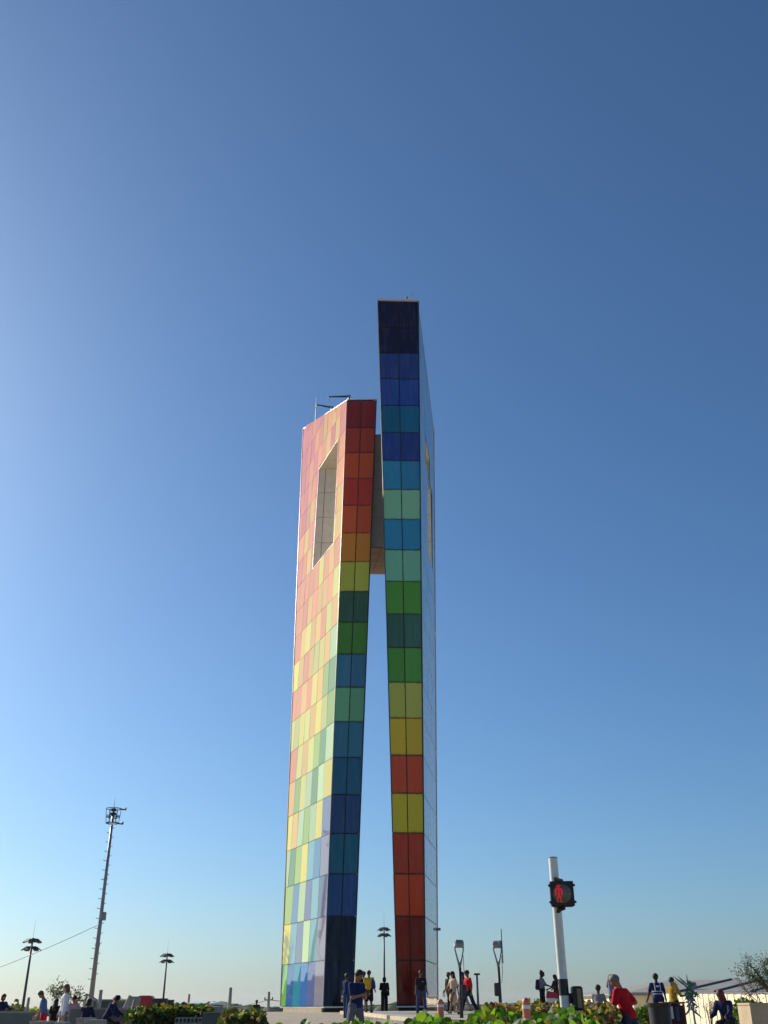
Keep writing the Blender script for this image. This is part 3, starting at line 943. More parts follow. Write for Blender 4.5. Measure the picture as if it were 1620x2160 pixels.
spot_post(1056, 45, 1983, -0.5, 'spotlight post with a tall whip, rising from the brown hedge', True)

D = 62; x = gx(1009, D); z0 = gz(x, D); h = zat(1008, 2057, D) - z0
e = empty('lamp_post', (x, D, z0), 'slim grey lamp post with a small flat head behind the man in red', 'lamp post')
MB().tube([(0, 0, 0), (0, 0, h)], [.075, .055], 8).build('pole', GALV, e, smooth=True)
MB().box((.0, -.05, h + .05), (.36, .3, .1), 0, .03).build('lamp_head', DARK_METAL, e)

# ------------------------------------------------------------------ utility poles and plain posts
def upole(px, top_y, D, r_, label, arms=False):
    x = gx(px, D); z0 = gz(x, D); h = zat(px, top_y, D) - z0
    e = empty('utility_pole', (x, D, z0), label, 'utility pole')
    MB().tube([(0, 0, 0), (0, 0, h)], [r_, r_ * .8], 8).build('pole', CONCRETE, e, smooth=True)
    if arms:
        MB().box((0, 0, h - .75), (.9, .1, .09)).build('crossarm', DARK_METAL, e)
        for s in (-1, 1):
            MB().lathe([(.06, 0), (.09, .05), (.06, .1), (.08, .16), (.03, .2)], 8, (s * .4, 0, h - .7)).build('insulator', mat('porcelain', srgb(90, 70, 60), rough=.3), e)
    return x, z0 + h
upole(484, 2083, 90, .17, 'plain concrete pole standing alone left of the tower')
ux, uz = upole(566, 2092, 112, .17, 'concrete utility pole with crossarm just left of the tower base', True)
for k, (dz, lab) in enumerate(((-.75, 'upper of two thin power lines sagging behind the tower'), (-1.5, 'lower of two thin power lines sagging behind the tower'))):
    nodes = [(gx(430, 150), 150, uz + dz - .3), (ux, 112, uz + dz), (gx(900, 112), 112, uz + dz - .2), (gx(1300, 118), 118, uz + dz - .2)]
    pts = []
    for a, b in zip(nodes[:-1], nodes[1:]):
        for t in np.linspace(0, 1, 9)[:-1]:
            p = np.array(a) + (np.array(b) - np.array(a)) * t; p[2] -= 4 * t * (1 - t) * .5; pts.append(p)
    o = MB().tube(pts, .03, 5).build('power_line', DARK_METAL)
    tag(o, lab, 'power line')
def post(px, top_y, D, r_, label, lean=0.0, m=None):
    x = gx(px, D); z0 = gz(x, D); h = zat(px, top_y, D) - z0
    o = MB().tube([(0, 0, -.05), (lean * .5, 0, h * .5), (lean, 0, h)], [r_, r_ * .95, r_ * .9], 8).lathe([(r_ * 1.5, 0), (r_ * 1.5, .06), (r_, .08)], 8).build('post', m or CONCRETE, loc=(x, D, z0), smooth=True)
    tag(o, label, 'post')
post(58, 2104, 60, .09, 'low concrete post beside the leftmost floodlight mast')
post(209, 2088, 70, .13, 'concrete post just right of the caged mast')
post(247, 2100, 66, .12, 'leaning concrete post left of the grey pillar', .75)
post(397, 2097, 110, .13, 'thin concrete post standing behind the left hedge')
post(172, 2099, 55, .07, 'short thin post beside the foot of the caged mast', .2)
D = 64; x = gx(206, D); z0 = gz(x, D); h = zat(200, 2100, D) - z0
e = empty('street_lamp', (x, D, z0), 'small street lamp with a curved arm beside the caged mast', 'street lamp')
MB().tube([(0, 0, 0), (0, 0, h - .5), (-.15, 0, h - .2), (-.55, 0, h)], [.06, .05, .045, .04], 7).build('pole', GALV, e, smooth=True)
MB().ball((-.75, 0, h + .02), .2, 6, (1, .6, .4)).build('lamp_head', GALV, e, smooth=True)

# ================================================================== PEDESTRIAN SIGNAL
D = 14.0
x = gx(1192, D); z0 = gz(x, D); h = zat(1166, 1810, D) - z0
sig = empty('pedestrian_signal', (x, D, z0), 'white pole with a black band carrying a lit red pedestrian signal', 'traffic signal')
rp = .062
pole = MB().tube([(0, 0, 0), (0, 0, h - .004)], [rp, rp], 20).build('pole', WHITE_PAINT, sig); smooth_by_angle(pole)
MB().lathe([(rp + .001, 0), (rp + .001, .012), (rp * .6, .02), (.004, .021)], 20, (0, 0, h - .004)).build('cap', GALV, sig)
zb0, zb1 = zat(1190, 2100, D) - z0, zat(1188, 2065, D) - z0
smooth_by_angle(MB().tube([(0, 0, zb0), (0, 0, zb1)], rp + .003, 20).build('black_band', mat('black_band', srgb(24, 24, 25), rough=.45), sig))
zc = zat(1185, 1889, D) - z0
hx = .055
head = empty('signal_head', (0, 0, 0)); head.parent = sig
hw = .315
hy = -.16
yawh = R(-8)
hb = MB().box((hx, hy, zc), (hw, .17, hw), yawh, .025).build('housing', BLACK_PLASTIC, head)
MB().box((hx - .012, hy - .092, zc), (hw * 1.0, .02, hw * 1.0), yawh, .012).build('door', BLACK_PLASTIC, head)
for sx in (-1, 1):
    for sz in (-1, 1):
        MB().box((hx + sx * (hw / 2 + .006) - .01, hy - .085 - sx * .02, zc + sz * .105), (.03, .04, .03), yawh, .006).build('latch', BLACK_PLASTIC, head)
def disc_part(name, r_, depth, c, m, parent, n=32, yaw=yawh, off=0.0):
    mb = MB().lathe([(r_, 0), (r_, depth * .6), (r_ * .9, depth), (.004, depth * 1.25)], n)
    ca, sa = math.cos(yaw), math.sin(yaw)
    vs_ = []
    for p in mb.v:
        lx, ly, lz = p[0], -p[2] - off, p[1]
        vs_.append((c[0] + lx * ca - ly * sa, c[1] + lx * sa + ly * ca, c[2] + lz))
    mb.v = vs_
    o = mb.build(name, m, parent); smooth_by_angle(o, 50); return o
LENS = mat('smoked_lens', srgb(92, 84, 70), rough=.25, var=.15, scale=20, spec=.6)
disc_part('lens', .122, .014, (hx - .014, hy - .1, zc), LENS, head)
def emit(name, rgb, s):
    m = bpy.data.materials.new(name); m.use_nodes = True
    b = m.node_tree.nodes['Principled BSDF']
    b.inputs['Base Color'].default_value = srgb(*rgb); b.inputs['Emission Color'].default_value = srgb(*rgb)
    n = m.node_tree.nodes.new('ShaderNodeTexNoise'); n.inputs['Scale'].default_value = 60
    mr = m.node_tree.nodes.new('ShaderNodeMapRange'); mr.inputs['To Min'].default_value = s * .4; mr.inputs['To Max'].default_value = s * 1.5
    m.node_tree.links.new(n.outputs['Fac'], mr.inputs['Value']); m.node_tree.links.new(mr.outputs[0], b.inputs['Emission Strength'])
    return m
LED = emit('red_led', (255, 30, 44), .36)
LED_OFF = mat('dark_led', srgb(60, 50, 40), rough=.3)
# standing figure drawn in LEDs: head, body outline, legs
fig = ["..####..", "..####..", "...##...", ".######.", "########", "##.##.##", "##.##.##", "##.##.##", "##.##.##", "#..##..#", "..####..",
       "..####..", "..#..#..", "..#..#..", "..#..#..", ".##..##."]
leds = MB(); pitch = .0135
for j, row in enumerate(fig):
    for i, ch in enumerate(row):
        if ch == '#':
            lx = (i - 3.5) * pitch * .95 - .045; lz = (7.5 - j) * pitch
            leds.ball((hx - .014 + lx * math.cos(yawh) , hy - .121 + lx * math.sin(yawh), zc + lz), .0058, 4)
leds.build('red_figure', LED, head)
for s in (1, -1):
    mb = MB().box((.0, -.07, zc + s * .195), (.05, .05, .06), 0, .008).tube([(.0, -.09, zc + s * .19), (.075, -.15, zc + s * .165)], .03, 8)
    mb.build('bracket', BLACK_PLASTIC, sig)
# low box beside the pole, its side panel olive
zl = zat(1205, 2106, D) - z0
low = empty('side_box', (0, 0, 0)); low.parent = sig
MB().box((.165, -.01, zl), (.135, .2, .285), 0, .02).build('housing', BLACK_PLASTIC, low)
MB().box((.175, -.113, zl), (.052, .012, .225), 0, .004).build('olive_panel', mat('olive_panel', srgb(128, 118, 70), rough=.4), low)
MB().box((.075, -.0, zl), (.06, .06, .12)).build('bracket', BLACK_PLASTIC, low)

# ================================================================== STREET FURNITURE
def bollard(px, top_y, D, w, rgb, label, b_lo, b_hi):
    x = gx(px, D); z0 = gz(x, D); h = zat(px, top_y, D) - z0
    e = empty('bollard', (x, D, z0), label, 'bollard', 'orange bollards with a white band')
    r_ = w / 2
    m = mat('bollard_%d' % rgb[0], srgb(*rgb), rough=.5, var=.2, scale=7)
    b0, b1 = h - b_lo, h - b_hi
    o = MB().lathe([(r_ * 1.05, 0), (r_ * 1.05, .05), (r_, .06), (r_, b0)], 16).build('body', m, e); smooth_by_angle(o)
    o = MB().lathe([(r_ + .006, b0), (r_ + .006, b1)], 16).build('band', WHITE_PAINT, e); smooth_by_angle(o)
    dome = [(r_, b1)] + [(r_ * math.cos(a), b1 + (h - b1) * (.25 + .75 * math.sin(a))) for a in np.linspace(0, 1.5, 7)]
    o = MB().lathe(dome, 16).build('dome_top', m, e); smooth_by_angle(o)
bollard(929, 2107, 43, .26, (196, 112, 84), 'faded salmon bollard on the walk by the tower', .29, .20)
bollard(1110, 2104, 18.2, .135, (196, 74, 40), 'bright orange bollard standing between the green and brown hedges', .17, .115)

def drum(px, top_y, D, w, label, rgb=(26, 26, 27), name='tub'):
    x = gx(px, D); z0 = gz(x, D); h = zat(px, top_y, D) - z0
    r_ = w / 2
    e = empty(name, (x, D, z0), label, 'tub', 'black plastic tubs')
    m = mat('tub_%d' % rgb[0], srgb(*rgb), rough=.45, var=.25, scale=5)
    o = MB().lathe([(r_ * .86, 0), (r_ * .9, h * .3), (r_ * .965, h - .1)], 24).build('body', m, e); smooth_by_angle(o)
    o = MB().lathe([(r_ * .97, h - .1), (r_ * 1.03, h - .08), (r_ * 1.04, h - .01), (r_ * 1.0, h), (r_ * .93, h - .02), (r_ * .9, h - .2)], 24).build('rim', m, e); smooth_by_angle(o)
    return e
drum(1279, 2127, 22, .60, 'large black tub next to the man in the red shirt')
drum(1390, 2115, 28, .60, 'black tub in front of the man in the blue vest')
drum(335, 2106, 42, .66, 'wide black tub behind the left hedge', (40, 42, 44))
drum(356, 2109, 44, .40, 'narrower black tub right of the wide one behind the left hedge', (40, 42, 44))

# grey pillar and red cart left of the tubs
D = 40; x = gx(282, D); z0 = gz(x, D); h = zat(282, 2102, D) - z0
e = empty('grey_pillar', (x, D, z0), 'tall flat grey concrete pillar at the left end of the hedge', 'pillar')
MB().box((0, 0, h / 2), (.44, .3, h), R(14), .02).build('slab', CONCRETE, e)
MB().box((0, .0, .05), (.6, .45, .1), R(14), .02).build('base', CONCRETE_DARK, e)
D = 36; x = gx(277, D); z0 = gz(x, D); h = zat(277, 2109, D) - z0
o = MB().tube([(0, 0, 0), (.03, 0, h * .5), (.08, 0, h)], [.06, .05, .045], 8).lathe([(.1, 0), (.1, .05), (.06, .08)], 8).build('stake', CONCRETE_WARM, loc=(x, D, z0), smooth=True)
tag(o, 'slim pale stake in front of the grey pillar', 'stake')
D = 42; x = gx(306, D); z0 = gz(x, D); h = zat(306, 2100, D) - z0
e = empty('red_cart', (x, D, z0), 'red plastic cart with rounded top behind the left hedge', 'cart')
RED = mat('red_plastic', srgb(176, 24, 36), rough=.35, var=.15, scale=4)
w = .62
prof = [(-w / 2, .35), (w / 2, .35), (w / 2 * 1.0, h - .14)] + [(w / 2 - .14 + .14 * math.cos(a), h - .14 + .14 * math.sin(a)) for a in np.linspace(0.2, 1.57, 5)] + [(-w / 2 + .14 - .14 * math.sin(a), h - .14 + .14 * math.cos(a)) for a in np.linspace(0, 1.37, 5)] + [(-w / 2, h - .14)]
n = len(prof)
mb = MB().raw([(a, -.22, b) for a, b in prof] + [(a, .22, b) for a, b in prof],
              [tuple(range(n)), tuple(range(2 * n - 1, n - 1, -1))] + [(i, i + n, (i + 1) % n + n, (i + 1) % n) for i in range(n)])
smooth_by_angle(mb.build('body', RED, e), 50)
MB().box((0, -.235, h - .28), (w * .72, .03, .3), 0, .012).build('front_panel', RED, e)
for s in (-1, 1):
    o = MB().tube([(s * w * .4, -.1, .17), (s * w * .4 + s * .06, -.1, .17)], .17, 14).build('wheel', BLACK_PLASTIC, e)
    MB().box((s * w * .36, .12, .2), (.05, .05, .36)).build('leg', DARK_METAL, e)
MB().box((0, -.1, .30), (w * .7, .3, .1)).build('chassis', DARK_METAL, e)

# wire crate and dark block between the hedges
D = 30; x = gx(400, D); z0 = gz(x, D); zt = zat(400, 2147, D) - z0
e = empty('wire_crate', (x, D, z0), 'grey wire crate between the left hedges', 'crate')
mb = MB().box((0, 0, zt - .42), (.62, .42, .06))
mb.build('tray', DARK_METAL, e)
MB().box((0, 0, (zt - .45) / 2), (.5, .34, zt - .45), 0, .02).build('support', CONCRETE_DARK, e)
for zz in (zt, zt - .13, zt - .27):
    MB().tube([(-.32, -.22, zz), (.32, -.22, zz), (.32, .22, zz), (-.32, .22, zz), (-.32, -.22, zz)], .014, 5).build('hoop', GALV, e)
for k in range(7):
    xx = -.32 + .64 * k / 6
    MB().tube([(xx, -.22, zt - .4), (xx, -.22, zt)], .011, 5).build('wire', GALV, e)
    MB().tube([(xx, .22, zt - .4), (xx, .22, zt)], .011, 5).build('wire', GALV, e)

def block(name, label, px0, px1, top_y, D, depth, m, taper=0.0, top_m=None, group=None, rz=0.0):
    x0, x1 = gx(px0, D), gx(px1, D); xc = (x0 + x1) / 2
    z0 = gz(xc, D); h = zat((px0 + px1) / 2, top_y, D) - z0
    e = empty(name, (xc, D, z0), label, name.split('_')[-1], group, rz)
    w = (x1 - x0)
    q0 = [(-w / 2 - taper, 0, -.05), (w / 2, 0, -.05), (w / 2, depth, -.05), (-w / 2 - taper, depth, -.05)]
    q1 = [(-w / 2, 0, h - .06), (w / 2, 0, h - .06), (w / 2, depth, h - .06), (-w / 2, depth, h - .06)]
    MB().hexa(q0, q1).build('body', m, e)
    MB().box((0, depth / 2, h - .03), (w + .02, depth + .02, .056), 0, .015).build('coping', top_m or m, e)
    return e
block('concrete_block', 'dark grey concrete block with a sloping left side between the left hedges', 430, 476, 2135, 33, 1.2, CONCRETE_DARK, .28)
block('concrete_block', 'big beige concrete block at the right edge, its left side in sun', 1582, 1700, 2115, 24, .85, CONCRETE_WARM, .02)
GB = 'pale concrete benches at lower left'
block('concrete_bench', 'leftmost low bench by the man in red shorts', 68, 106, 2154, 26, .5, CONCRETE, 0, None, GB)
block('concrete_bench', 'pale bench right in front of the woman in white', 106, 141, 2156, 27, .5, CONCRETE, 0, None, GB)
block('concrete_bench', 'taller pale bench below the seated person in navy', 165, 196, 2147, 28, .5, CONCRETE, 0, None, GB)
block('concrete_bench', 'rightmost pale bench at lower left, nearest the hedge', 183, 217, 2151, 25.5, .5, CONCRETE, 0, None, GB)

CONCRETE_MID = mat('concrete_mid', srgb(112, 112, 104), rough=0.85, var=0.22, scale=2.2, bump=0.35, bscale=25)
# low planter walls at left with a rounded end
def planter_wall(label, pts, top_off, thick, D0):
    e = empty('planter_wall', (pts[0][0], pts[0][1], gz(*pts[0])), label, 'wall', 'low concrete planter walls at left')
    o0 = np.array(e.location)
    for i, (a, b) in enumerate(zip(pts[:-1], pts[1:])):
        a3 = np.array([a[0], a[1], 0.]); b3 = np.array([b[0], b[1], 0.]); d = b3 - a3; ln = np.linalg.norm(d); d /= ln
        nn = np.array([-d[1], d[0], 0]) * thick
        q = [a3, b3, b3 + nn, a3 + nn]
        MB().hexa([np.array([p[0], p[1], gz(p[0], p[1]) - .1]) for p in q], [np.array([p[0], p[1], top_off - .07]) for p in q]).build('wall_segment', CONCRETE_MID, e, o0)
        q2 = [p + s * .02 * nn / thick for p, s in zip(q, (-1, -1, 1, 1))]
        MB().hexa([np.array([p[0], p[1], top_off - .068]) for p in q2], [np.array([p[0], p[1], top_off]) for p in q2]).build('coping', CONCRETE, e, o0)
D = 41
planter_wall('long low grey planter wall at the left edge of the photo', [(gx(-60, D), D), (gx(20, D), D), (gx(88, D), D)], zat(30, 2133, D), .3, D)
arc = [(gx(141, 43), 43.5), (gx(146, 42.5), 42.6), (gx(155, 42), 42.1), (gx(164, 42), 42.0), (gx(171, 42.4), 42.5)]
planter_wall('rounded pale end of a planter wall left of the caged mast foot', arc, zat(160, 2124, 42), .3, 42)
planter_wall('low planter wall right of the caged mast foot', [(gx(188, 43), 43), (gx(222, 43), 43), (gx(262, 43), 43.4)], zat(205, 2126, 43), .3, 43)

# ================================================================== FAR BUILDINGS
def shed_right():
    D0, D1 = 108.0, 150.0
    xl, xr = gx(1337, D0), gx(2100, D0)
    z0 = gz(xl, D0) - .2
    ze = zat(1480, 2094, D0); zr = zat(1480, 2067, (D0 + D1) / 2)
    e = empty('warehouse', (xl, D0, z0), 'long cream warehouse with a shallow grey seamed roof at right', 'building')
    o0 = np.array(e.location)
    Dm = (D0 + D1) / 2
    CREAM = mat('cream_sheet', srgb(226, 214, 186), rough=.7, var=.1, scale=.6)
    ROOF = mat('grey_roof_sheet', srgb(150, 148, 144), rough=.85, var=.12, scale=.4, spec=.2)
    MB().hexa([(xl, D0, z0), (xr, D0, z0), (xr, D1, z0), (xl, D1, z0)], [(xl, D0, ze - .1), (xr, D0, ze - .1), (xr, D1, ze - .1), (xl, D1, ze - .1)]).build('wall', CREAM, e, o0)
    ov = .5; hipx = gx(1418, Dm) - xl
    A_, B_ = (xl - ov, D0 - ov, ze - .1), (xr, D0 - ov, ze - .1)
    C_, D_ = (xr, D1 + ov, ze - .1), (xl - ov, D1 + ov, ze - .1)
    R1, R2 = (xl + hipx, Dm, zr), (xr, Dm, zr)
    t = .16
    up = lambda p: (p[0], p[1], p[2] + t)
    MB().raw([A_, B_, C_, D_, up(A_), up(B_), up(C_), up(D_), R1, R2], [(3, 2, 1, 0), (0, 1, 5, 4), (2, 3, 7, 6), (3, 0, 4, 7), (4, 5, 9, 8), (6, 7, 8, 9), (7, 4, 8), (1, 2, 6, 9, 5)]).build('roof', ROOF, e, o0)
    MB().box(((xl + xr) / 2 - .2, D0 - ov - .06, ze - .13), (xr - xl, .12, .2)).build('gutter', mat('gutter', srgb(120, 122, 122), rough=.5), e, o0)
    a = np.array(up(A_)); b = np.array(up(B_)); r1 = np.array(R1); r2 = np.array(R2)
    xx = xl + 4.5
    while xx < gx(1720, D0):
        p = np.array([xx, D0 - ov, ze - .1 + t + .03]); q = np.array([xx + 12.5, Dm, zr + .05])
        MB().tube([p, q], .13, 5).build('roof_seam', DARK_METAL, e, o0)
        xx += 3.7
    xb = gx(1472, D0 + 3)
    MB().box((xb, D0 + 4, ze + .55), (.75, .75, .95), 0, .05).build('roof_vent', ROOF, e, o0)
shed_right()

def sheet_fence():
    a = np.array([gx(1337, 122), 122.0]); b = np.array([gx(1730, 58), 58.0])
    n = 64
    e = empty('sheet_fence', (a[0], a[1], gz(a[0], a[1])), 'cream corrugated sheet fence in sun below the warehouse roof', 'fence')
    o0 = np.array(e.location)
    CREAM = mat('cream_fence_sheet', srgb(222, 210, 182), rough=.7, var=.10, scale=.8)
    def P_(t):
        p = a + (b - a) * t; px = 1337 + (1730 - 1337) * (p[0] / p[1] - a[0] / a[1]) / (b[0] / b[1] - a[0] / a[1])
        return p, gz(p[0], p[1]) - .1, zat(px, 2095 + 1.5 * t, p[1])
    nrm = np.array([-(b - a)[1], (b - a)[0]]); nrm = nrm / np.linalg.norm(nrm); nrm = -nrm if nrm[0] > 0 else nrm
    for k in range(n):
        p, z0, z1 = P_(k / n); q, y0, y1 = P_((k + .985) / n)
        off = nrm * (.05 if k % 2 else 0.0)
        r_ = nrm * -.03
        MB().hexa([(p[0] + off[0], p[1] + off[1], z0), (q[0] + off[0], q[1] + off[1], y0), (q[0] + off[0] + r_[0], q[1] + off[1] + r_[1], y0), (p[0] + off[0] + r_[0], p[1] + off[1] + r_[1], z0)],
                  [(p[0] + off[0], p[1] + off[1], z1), (q[0] + off[0], q[1] + off[1], y1), (q[0] + off[0] + r_[0], q[1] + off[1] + r_[1], y1), (p[0] + off[0] + r_[0], p[1] + off[1] + r_[1], z1)]).build('fence_sheet', CREAM, e, o0)
    pts = []
    for t in np.linspace(0, 1, 9):
        p, z0, z1 = P_(t); pts.append((p[0] - .02, p[1], z1 + .03))
    MB().tube(pts, .06, 5).build('top_rail', mat('gutter', srgb(120, 122, 122), rough=.5), e, o0)
sheet_fence()

def far_shed(label, px0, px1, top_y, eave_y, D, rgb):
    x0, x1 = gx(px0, D), gx(px1, D); z0 = gz((x0 + x1) / 2, D) - .3
    zt, ze = zat(px1, top_y, D + 8), zat(px1, eave_y, D)
    e = empty('far_shed', ((x0 + x1) / 2, D, z0), label, 'building')
    o0 = np.array(e.location)
    MB().hexa([(x0, D, z0), (x1, D, z0), (x1, D + 16, z0), (x0, D + 16, z0)], [(x0, D, ze), (x1, D, ze), (x1, D + 16, ze), (x0, D + 16, ze)]).build('wall', mat('far_wall', srgb(96, 100, 98), rough=.9), e, o0)
    MB().raw([(x0 - .6, D - .6, ze), (x1 + .6, D - .6, ze), (x1 + .6, D + 16.6, ze), (x0 - .6, D + 16.6, ze), (x0 - .6, D + 8, zt), (x1 + .6, D + 8, zt),
              (x0 - .6, D - .6, ze + .2), (x1 + .6, D - .6, ze + .2), (x1 + .6, D + 16.6, ze + .2), (x0 - .6, D + 16.6, ze + .2)],
             [(3, 2, 1, 0), (0, 1, 7, 6), (6, 7, 5, 4), (8, 9, 4, 5), (2, 3, 9, 8), (0, 6, 4, 9, 3), (1, 2, 8, 5, 7)]).build('roof', mat('far_roof_%d' % rgb[0], srgb(*rgb), rough=.45, var=.05), e, o0)
far_shed('long low white roofed shed on the horizon left of the tower', 236, 442, 2113, 2119, 190, (196, 204, 212))
far_shed('small grey hut on the horizon left of the caged mast', 174, 186, 2108, 2112, 130, (110, 110, 104))
far_shed('small grey hut on the horizon right of the caged mast', 211, 228, 2108, 2112, 135, (118, 118, 112))

# ================================================================== PLANTS
LEAF = leaf_mat('broad_leaf', .42, .52)
LEAF_DRY = leaf_mat('thin_leaf', .3, .6)
BARK = mat('bark', srgb(96, 82, 66), rough=.9, var=.25, scale=12, bump=.4)

def leaf_verts(P_, U, Nn, size, asp=0.95, k=8, cup=.18):
    """leaves as shallow cupped fans: centre + k rim points each"""
    N = len(P_)
    U = U / np.linalg.norm(U, axis=1, keepdims=True)
    Nn = Nn - U * np.sum(Nn * U, 1, keepdims=True); Nn /= (np.linalg.norm(Nn, axis=1, keepdims=True) + 1e-9)
    Wd = np.cross(Nn, U)
    an = np.linspace(0, 2 * np.pi, k, endpoint=False)
    rim_u = 0.5 * np.cos(an) + .5; rim_w = .5 * asp * np.sin(an) * (1 - .12 * np.cos(an))
    fold = np.abs(np.sin(an)) * cup + (np.cos(an) < -.9) * 0.0
    V = np.zeros((N, k + 1, 3))
    s = size[:, None]
    V[:, 0] = P_ + U * s * .5
    for i in range(k):
        V[:, i + 1] = P_ + U * s * rim_u[i] + Wd * s * rim_w[i] + Nn * s * (fold[i] - .16 * rim_u[i] ** 2)
    base = np.arange(N)[:, None, None] * (k + 1)
    tri = np.array([(0, i + 1, (i + 1) % k + 1) for i in range(k)])[None]
    return V.reshape(-1, 3), (base + tri).reshape(-1, 3)

def tints(n, cols, w, g, jit=.16):
    cols = np.array([srgb(*c)[:3] for c in cols]); w = np.array(w, float) / sum(w)
    t = cols[g.choice(len(cols), n, p=w)]
    return np.clip(t * (1 + g.normal(0, jit, (n, 1))) * (1 + g.normal(0, .05, (n, 3))), .004, .95)

def hedge(label, tops, D0, D1, n, lsize, cols, w, seed, group=None, parts=0, low=0.0, cat='hedge', name='hedge'):
    g = np.random.default_rng(seed)
    px_ = np.array([t[0] for t in tops], float); ty = np.array([t[1] for t in tops], float)
    Dm = (D0 + D1) / 2
    xc = gx(px_.mean(), Dm)
    e = empty(name, (xc, Dm, gz(xc, Dm)), label, cat, group)
    o0 = np.array(e.location)
    m = int(n * 1.0)
    D = g.uniform(D0, D1, m); px = g.uniform(px_[0], px_[-1], m)
    topy = np.interp(px, px_, ty)
    X = np.array([gx(a, b) for a, b in zip(px, D)])
    G = ground_z(X, D)
    T = np.array([zat(a, b, Dm) for a, b in zip(px, topy)])
    # keep the mound rounded front to back, lumpy along its length
    prof = 1 - .10 * ((D - Dm) / (D1 - D0) * 2) ** 2
    lump = .05 * np.sin(X * 7.1 + seed) + .04 * np.sin(X * 17.3 + D * 5)
    H = (T - G) * prof + lump * min(1, lsize * 8)
    f = 1 - np.abs(g.normal(0, .30, m)); f = np.clip(f, low, 1.02)
    Z = G + H * f - lsize * .75
    P_ = np.stack([X, D, Z], 1)
    U = np.stack([g.normal(0, .7, m), g.normal(0, .7, m) - .15, g.uniform(.1, 1.3, m)], 1)
    Nn = g.normal(0, 1, (m, 3)); Nn[:, 2] = np.abs(Nn[:, 2]) * .8 + .1; Nn[:, 1] -= .5
    sz = lsize * g.choice([.5, .75, .95, 1.1, 1.3], m) * g.uniform(.88, 1.12, m)
    tn = tints(m, cols, w, g)
    order = np.argsort(-(f * 2 - D / 20))
    if parts:
        pick = order[:parts]; rest = order[parts:]
        protos = []
        for v in range(10):
            V, Fq = leaf_verts(np.zeros((1, 3)), np.array([[1.0, 0, 0]]), np.array([[0.0, .0, 1.0]]), np.array([1.0]), .9 + .02 * v, 10, .10 + .02 * v)
            tt = np.repeat(tints(1, cols, w, g, .12), len(V), 0)
            o = np_mesh('leaf', V, Fq, LEAF, smooth=True, tint=tt); me = o.data; bpy.data.objects.remove(o); protos.append(me)
        for i in pick:
            o = bpy.data.objects.new('leaf', protos[g.integers(10)]); COL.objects.link(o); o.parent = e
            u = Vector(U[i]).normalized(); nn_ = Vector(Nn[i]); nn_ = (nn_ - u * nn_.dot(u)).normalized(); ww = nn_.cross(u)
            M3 = Matrix((u, ww, nn_)).transposed().to_4x4()
            o.matrix_local = Matrix.Translation(Vector(P_[i] - o0)) @ M3 @ Matrix.Scale(float(sz[i]), 4)
    else:
        rest = order
    V, Fq = leaf_verts(P_[rest] - o0, U[rest], Nn[rest], sz[rest])
    o = np_mesh('foliage', V, Fq, LEAF, e, smooth=True, tint=np.repeat(tn[rest], 9, 0)); tag(o, kind='stuff')
    st = MB()
    ns = max(6, int((X.max() - X.min()) * 4))
    for k in range(ns):
        i = g.integers(m); p = P_[i] - o0; b = np.array([p[0] + g.normal(0, .1), p[1] + g.normal(0, .1), G[i] - o0[2] - .05])
        st.tube([b, (b + p) / 2 + g.normal(0, .05, 3), p], [.018, .013, .007], 5)
    st.build('stems', BARK, e)
    return e

GREENS = [(62, 100, 30), (80, 118, 36), (104, 132, 44), (44, 76, 28), (126, 136, 60), (136, 116, 56)]
hedge('bright green broad leaved hedge along the bottom edge, before the tower',
      [(575, 2172), (610, 2166), (660, 2158), (700, 2157), (735, 2163), (758, 2153), (790, 2156), (830, 2152), (876, 2144), (905, 2147), (940, 2141),
       (985, 2143), (1015, 2136), (1040, 2131), (1075, 2134), (1105, 2143), (1140, 2139), (1185, 2133), (1215, 2131), (1240, 2140), (1262, 2152)],
      12.2, 15.2, 6500, .105, GREENS, [4, 5, 3, 4, 1.6, .5], 11, parts=270, low=.1)
BROWNS = [(84, 88, 40), (108, 82, 46), (118, 62, 42), (62, 74, 34), (136, 124, 76), (80, 52, 38), (150, 138, 100)]
hedge('brown and olive hedge round the traffic pole, behind the bright green one',
      [(1018, 2128), (1028, 2119), (1045, 2114), (1080, 2117), (1115, 2113), (1150, 2116), (1175, 2112), (1205, 2115), (1235, 2111), (1262, 2115), (1290, 2118), (1305, 2128)],
      19.5, 24.5, 5200, .10, BROWNS, [4, 3, 1.6, 4, 3, 1.5, 2], 12, low=.05)
hedge('long hedge of yellow green leaves left of the tower, before the tubs',
      [(270, 2142), (276, 2130), (292, 2123), (330, 2122), (362, 2119), (385, 2118), (420, 2120), (438, 2119), (446, 2130)],
      35.0, 38.5, 5200, .13, [(70, 90, 38), (50, 72, 32), (112, 106, 52), (140, 134, 84), (98, 60, 38), (36, 56, 26)], [3, 4, 1.4, 1, .5, 4], 13, low=.05)
hedge('short hedge with red tinged leaves left of the tower ramp',
      [(468, 2146), (476, 2134), (494, 2129), (515, 2131), (530, 2128), (545, 2133), (556, 2141), (562, 2158)],
      28.0, 31.0, 3000, .11, [(70, 84, 40), (54, 72, 32), (108, 62, 42), (132, 124, 80), (42, 62, 28), (108, 102, 52)], [4, 3, 2, 1.5, 3, 2], 14, low=.05)
DARKG = [(58, 82, 34), (76, 98, 42), (44, 64, 28), (110, 116, 58)]
hedge('dark bush behind the man in the red shirt', [(1336, 2140), (1346, 2124), (1362, 2121), (1374, 2126), (1380, 2140)], 29, 31.5, 900, .10, DARKG, [3, 3, 3, 1], 15, cat='bush', name='bush')
hedge('leafy green bush rising behind the big concrete block', [(1536, 2142), (1544, 2124), (1556, 2108), (1572, 2103), (1590, 2108), (1604, 2116)], 33, 35.5, 1100, .10, DARKG, [2, 3, 2, 2.5], 16, cat='bush', name='bush')
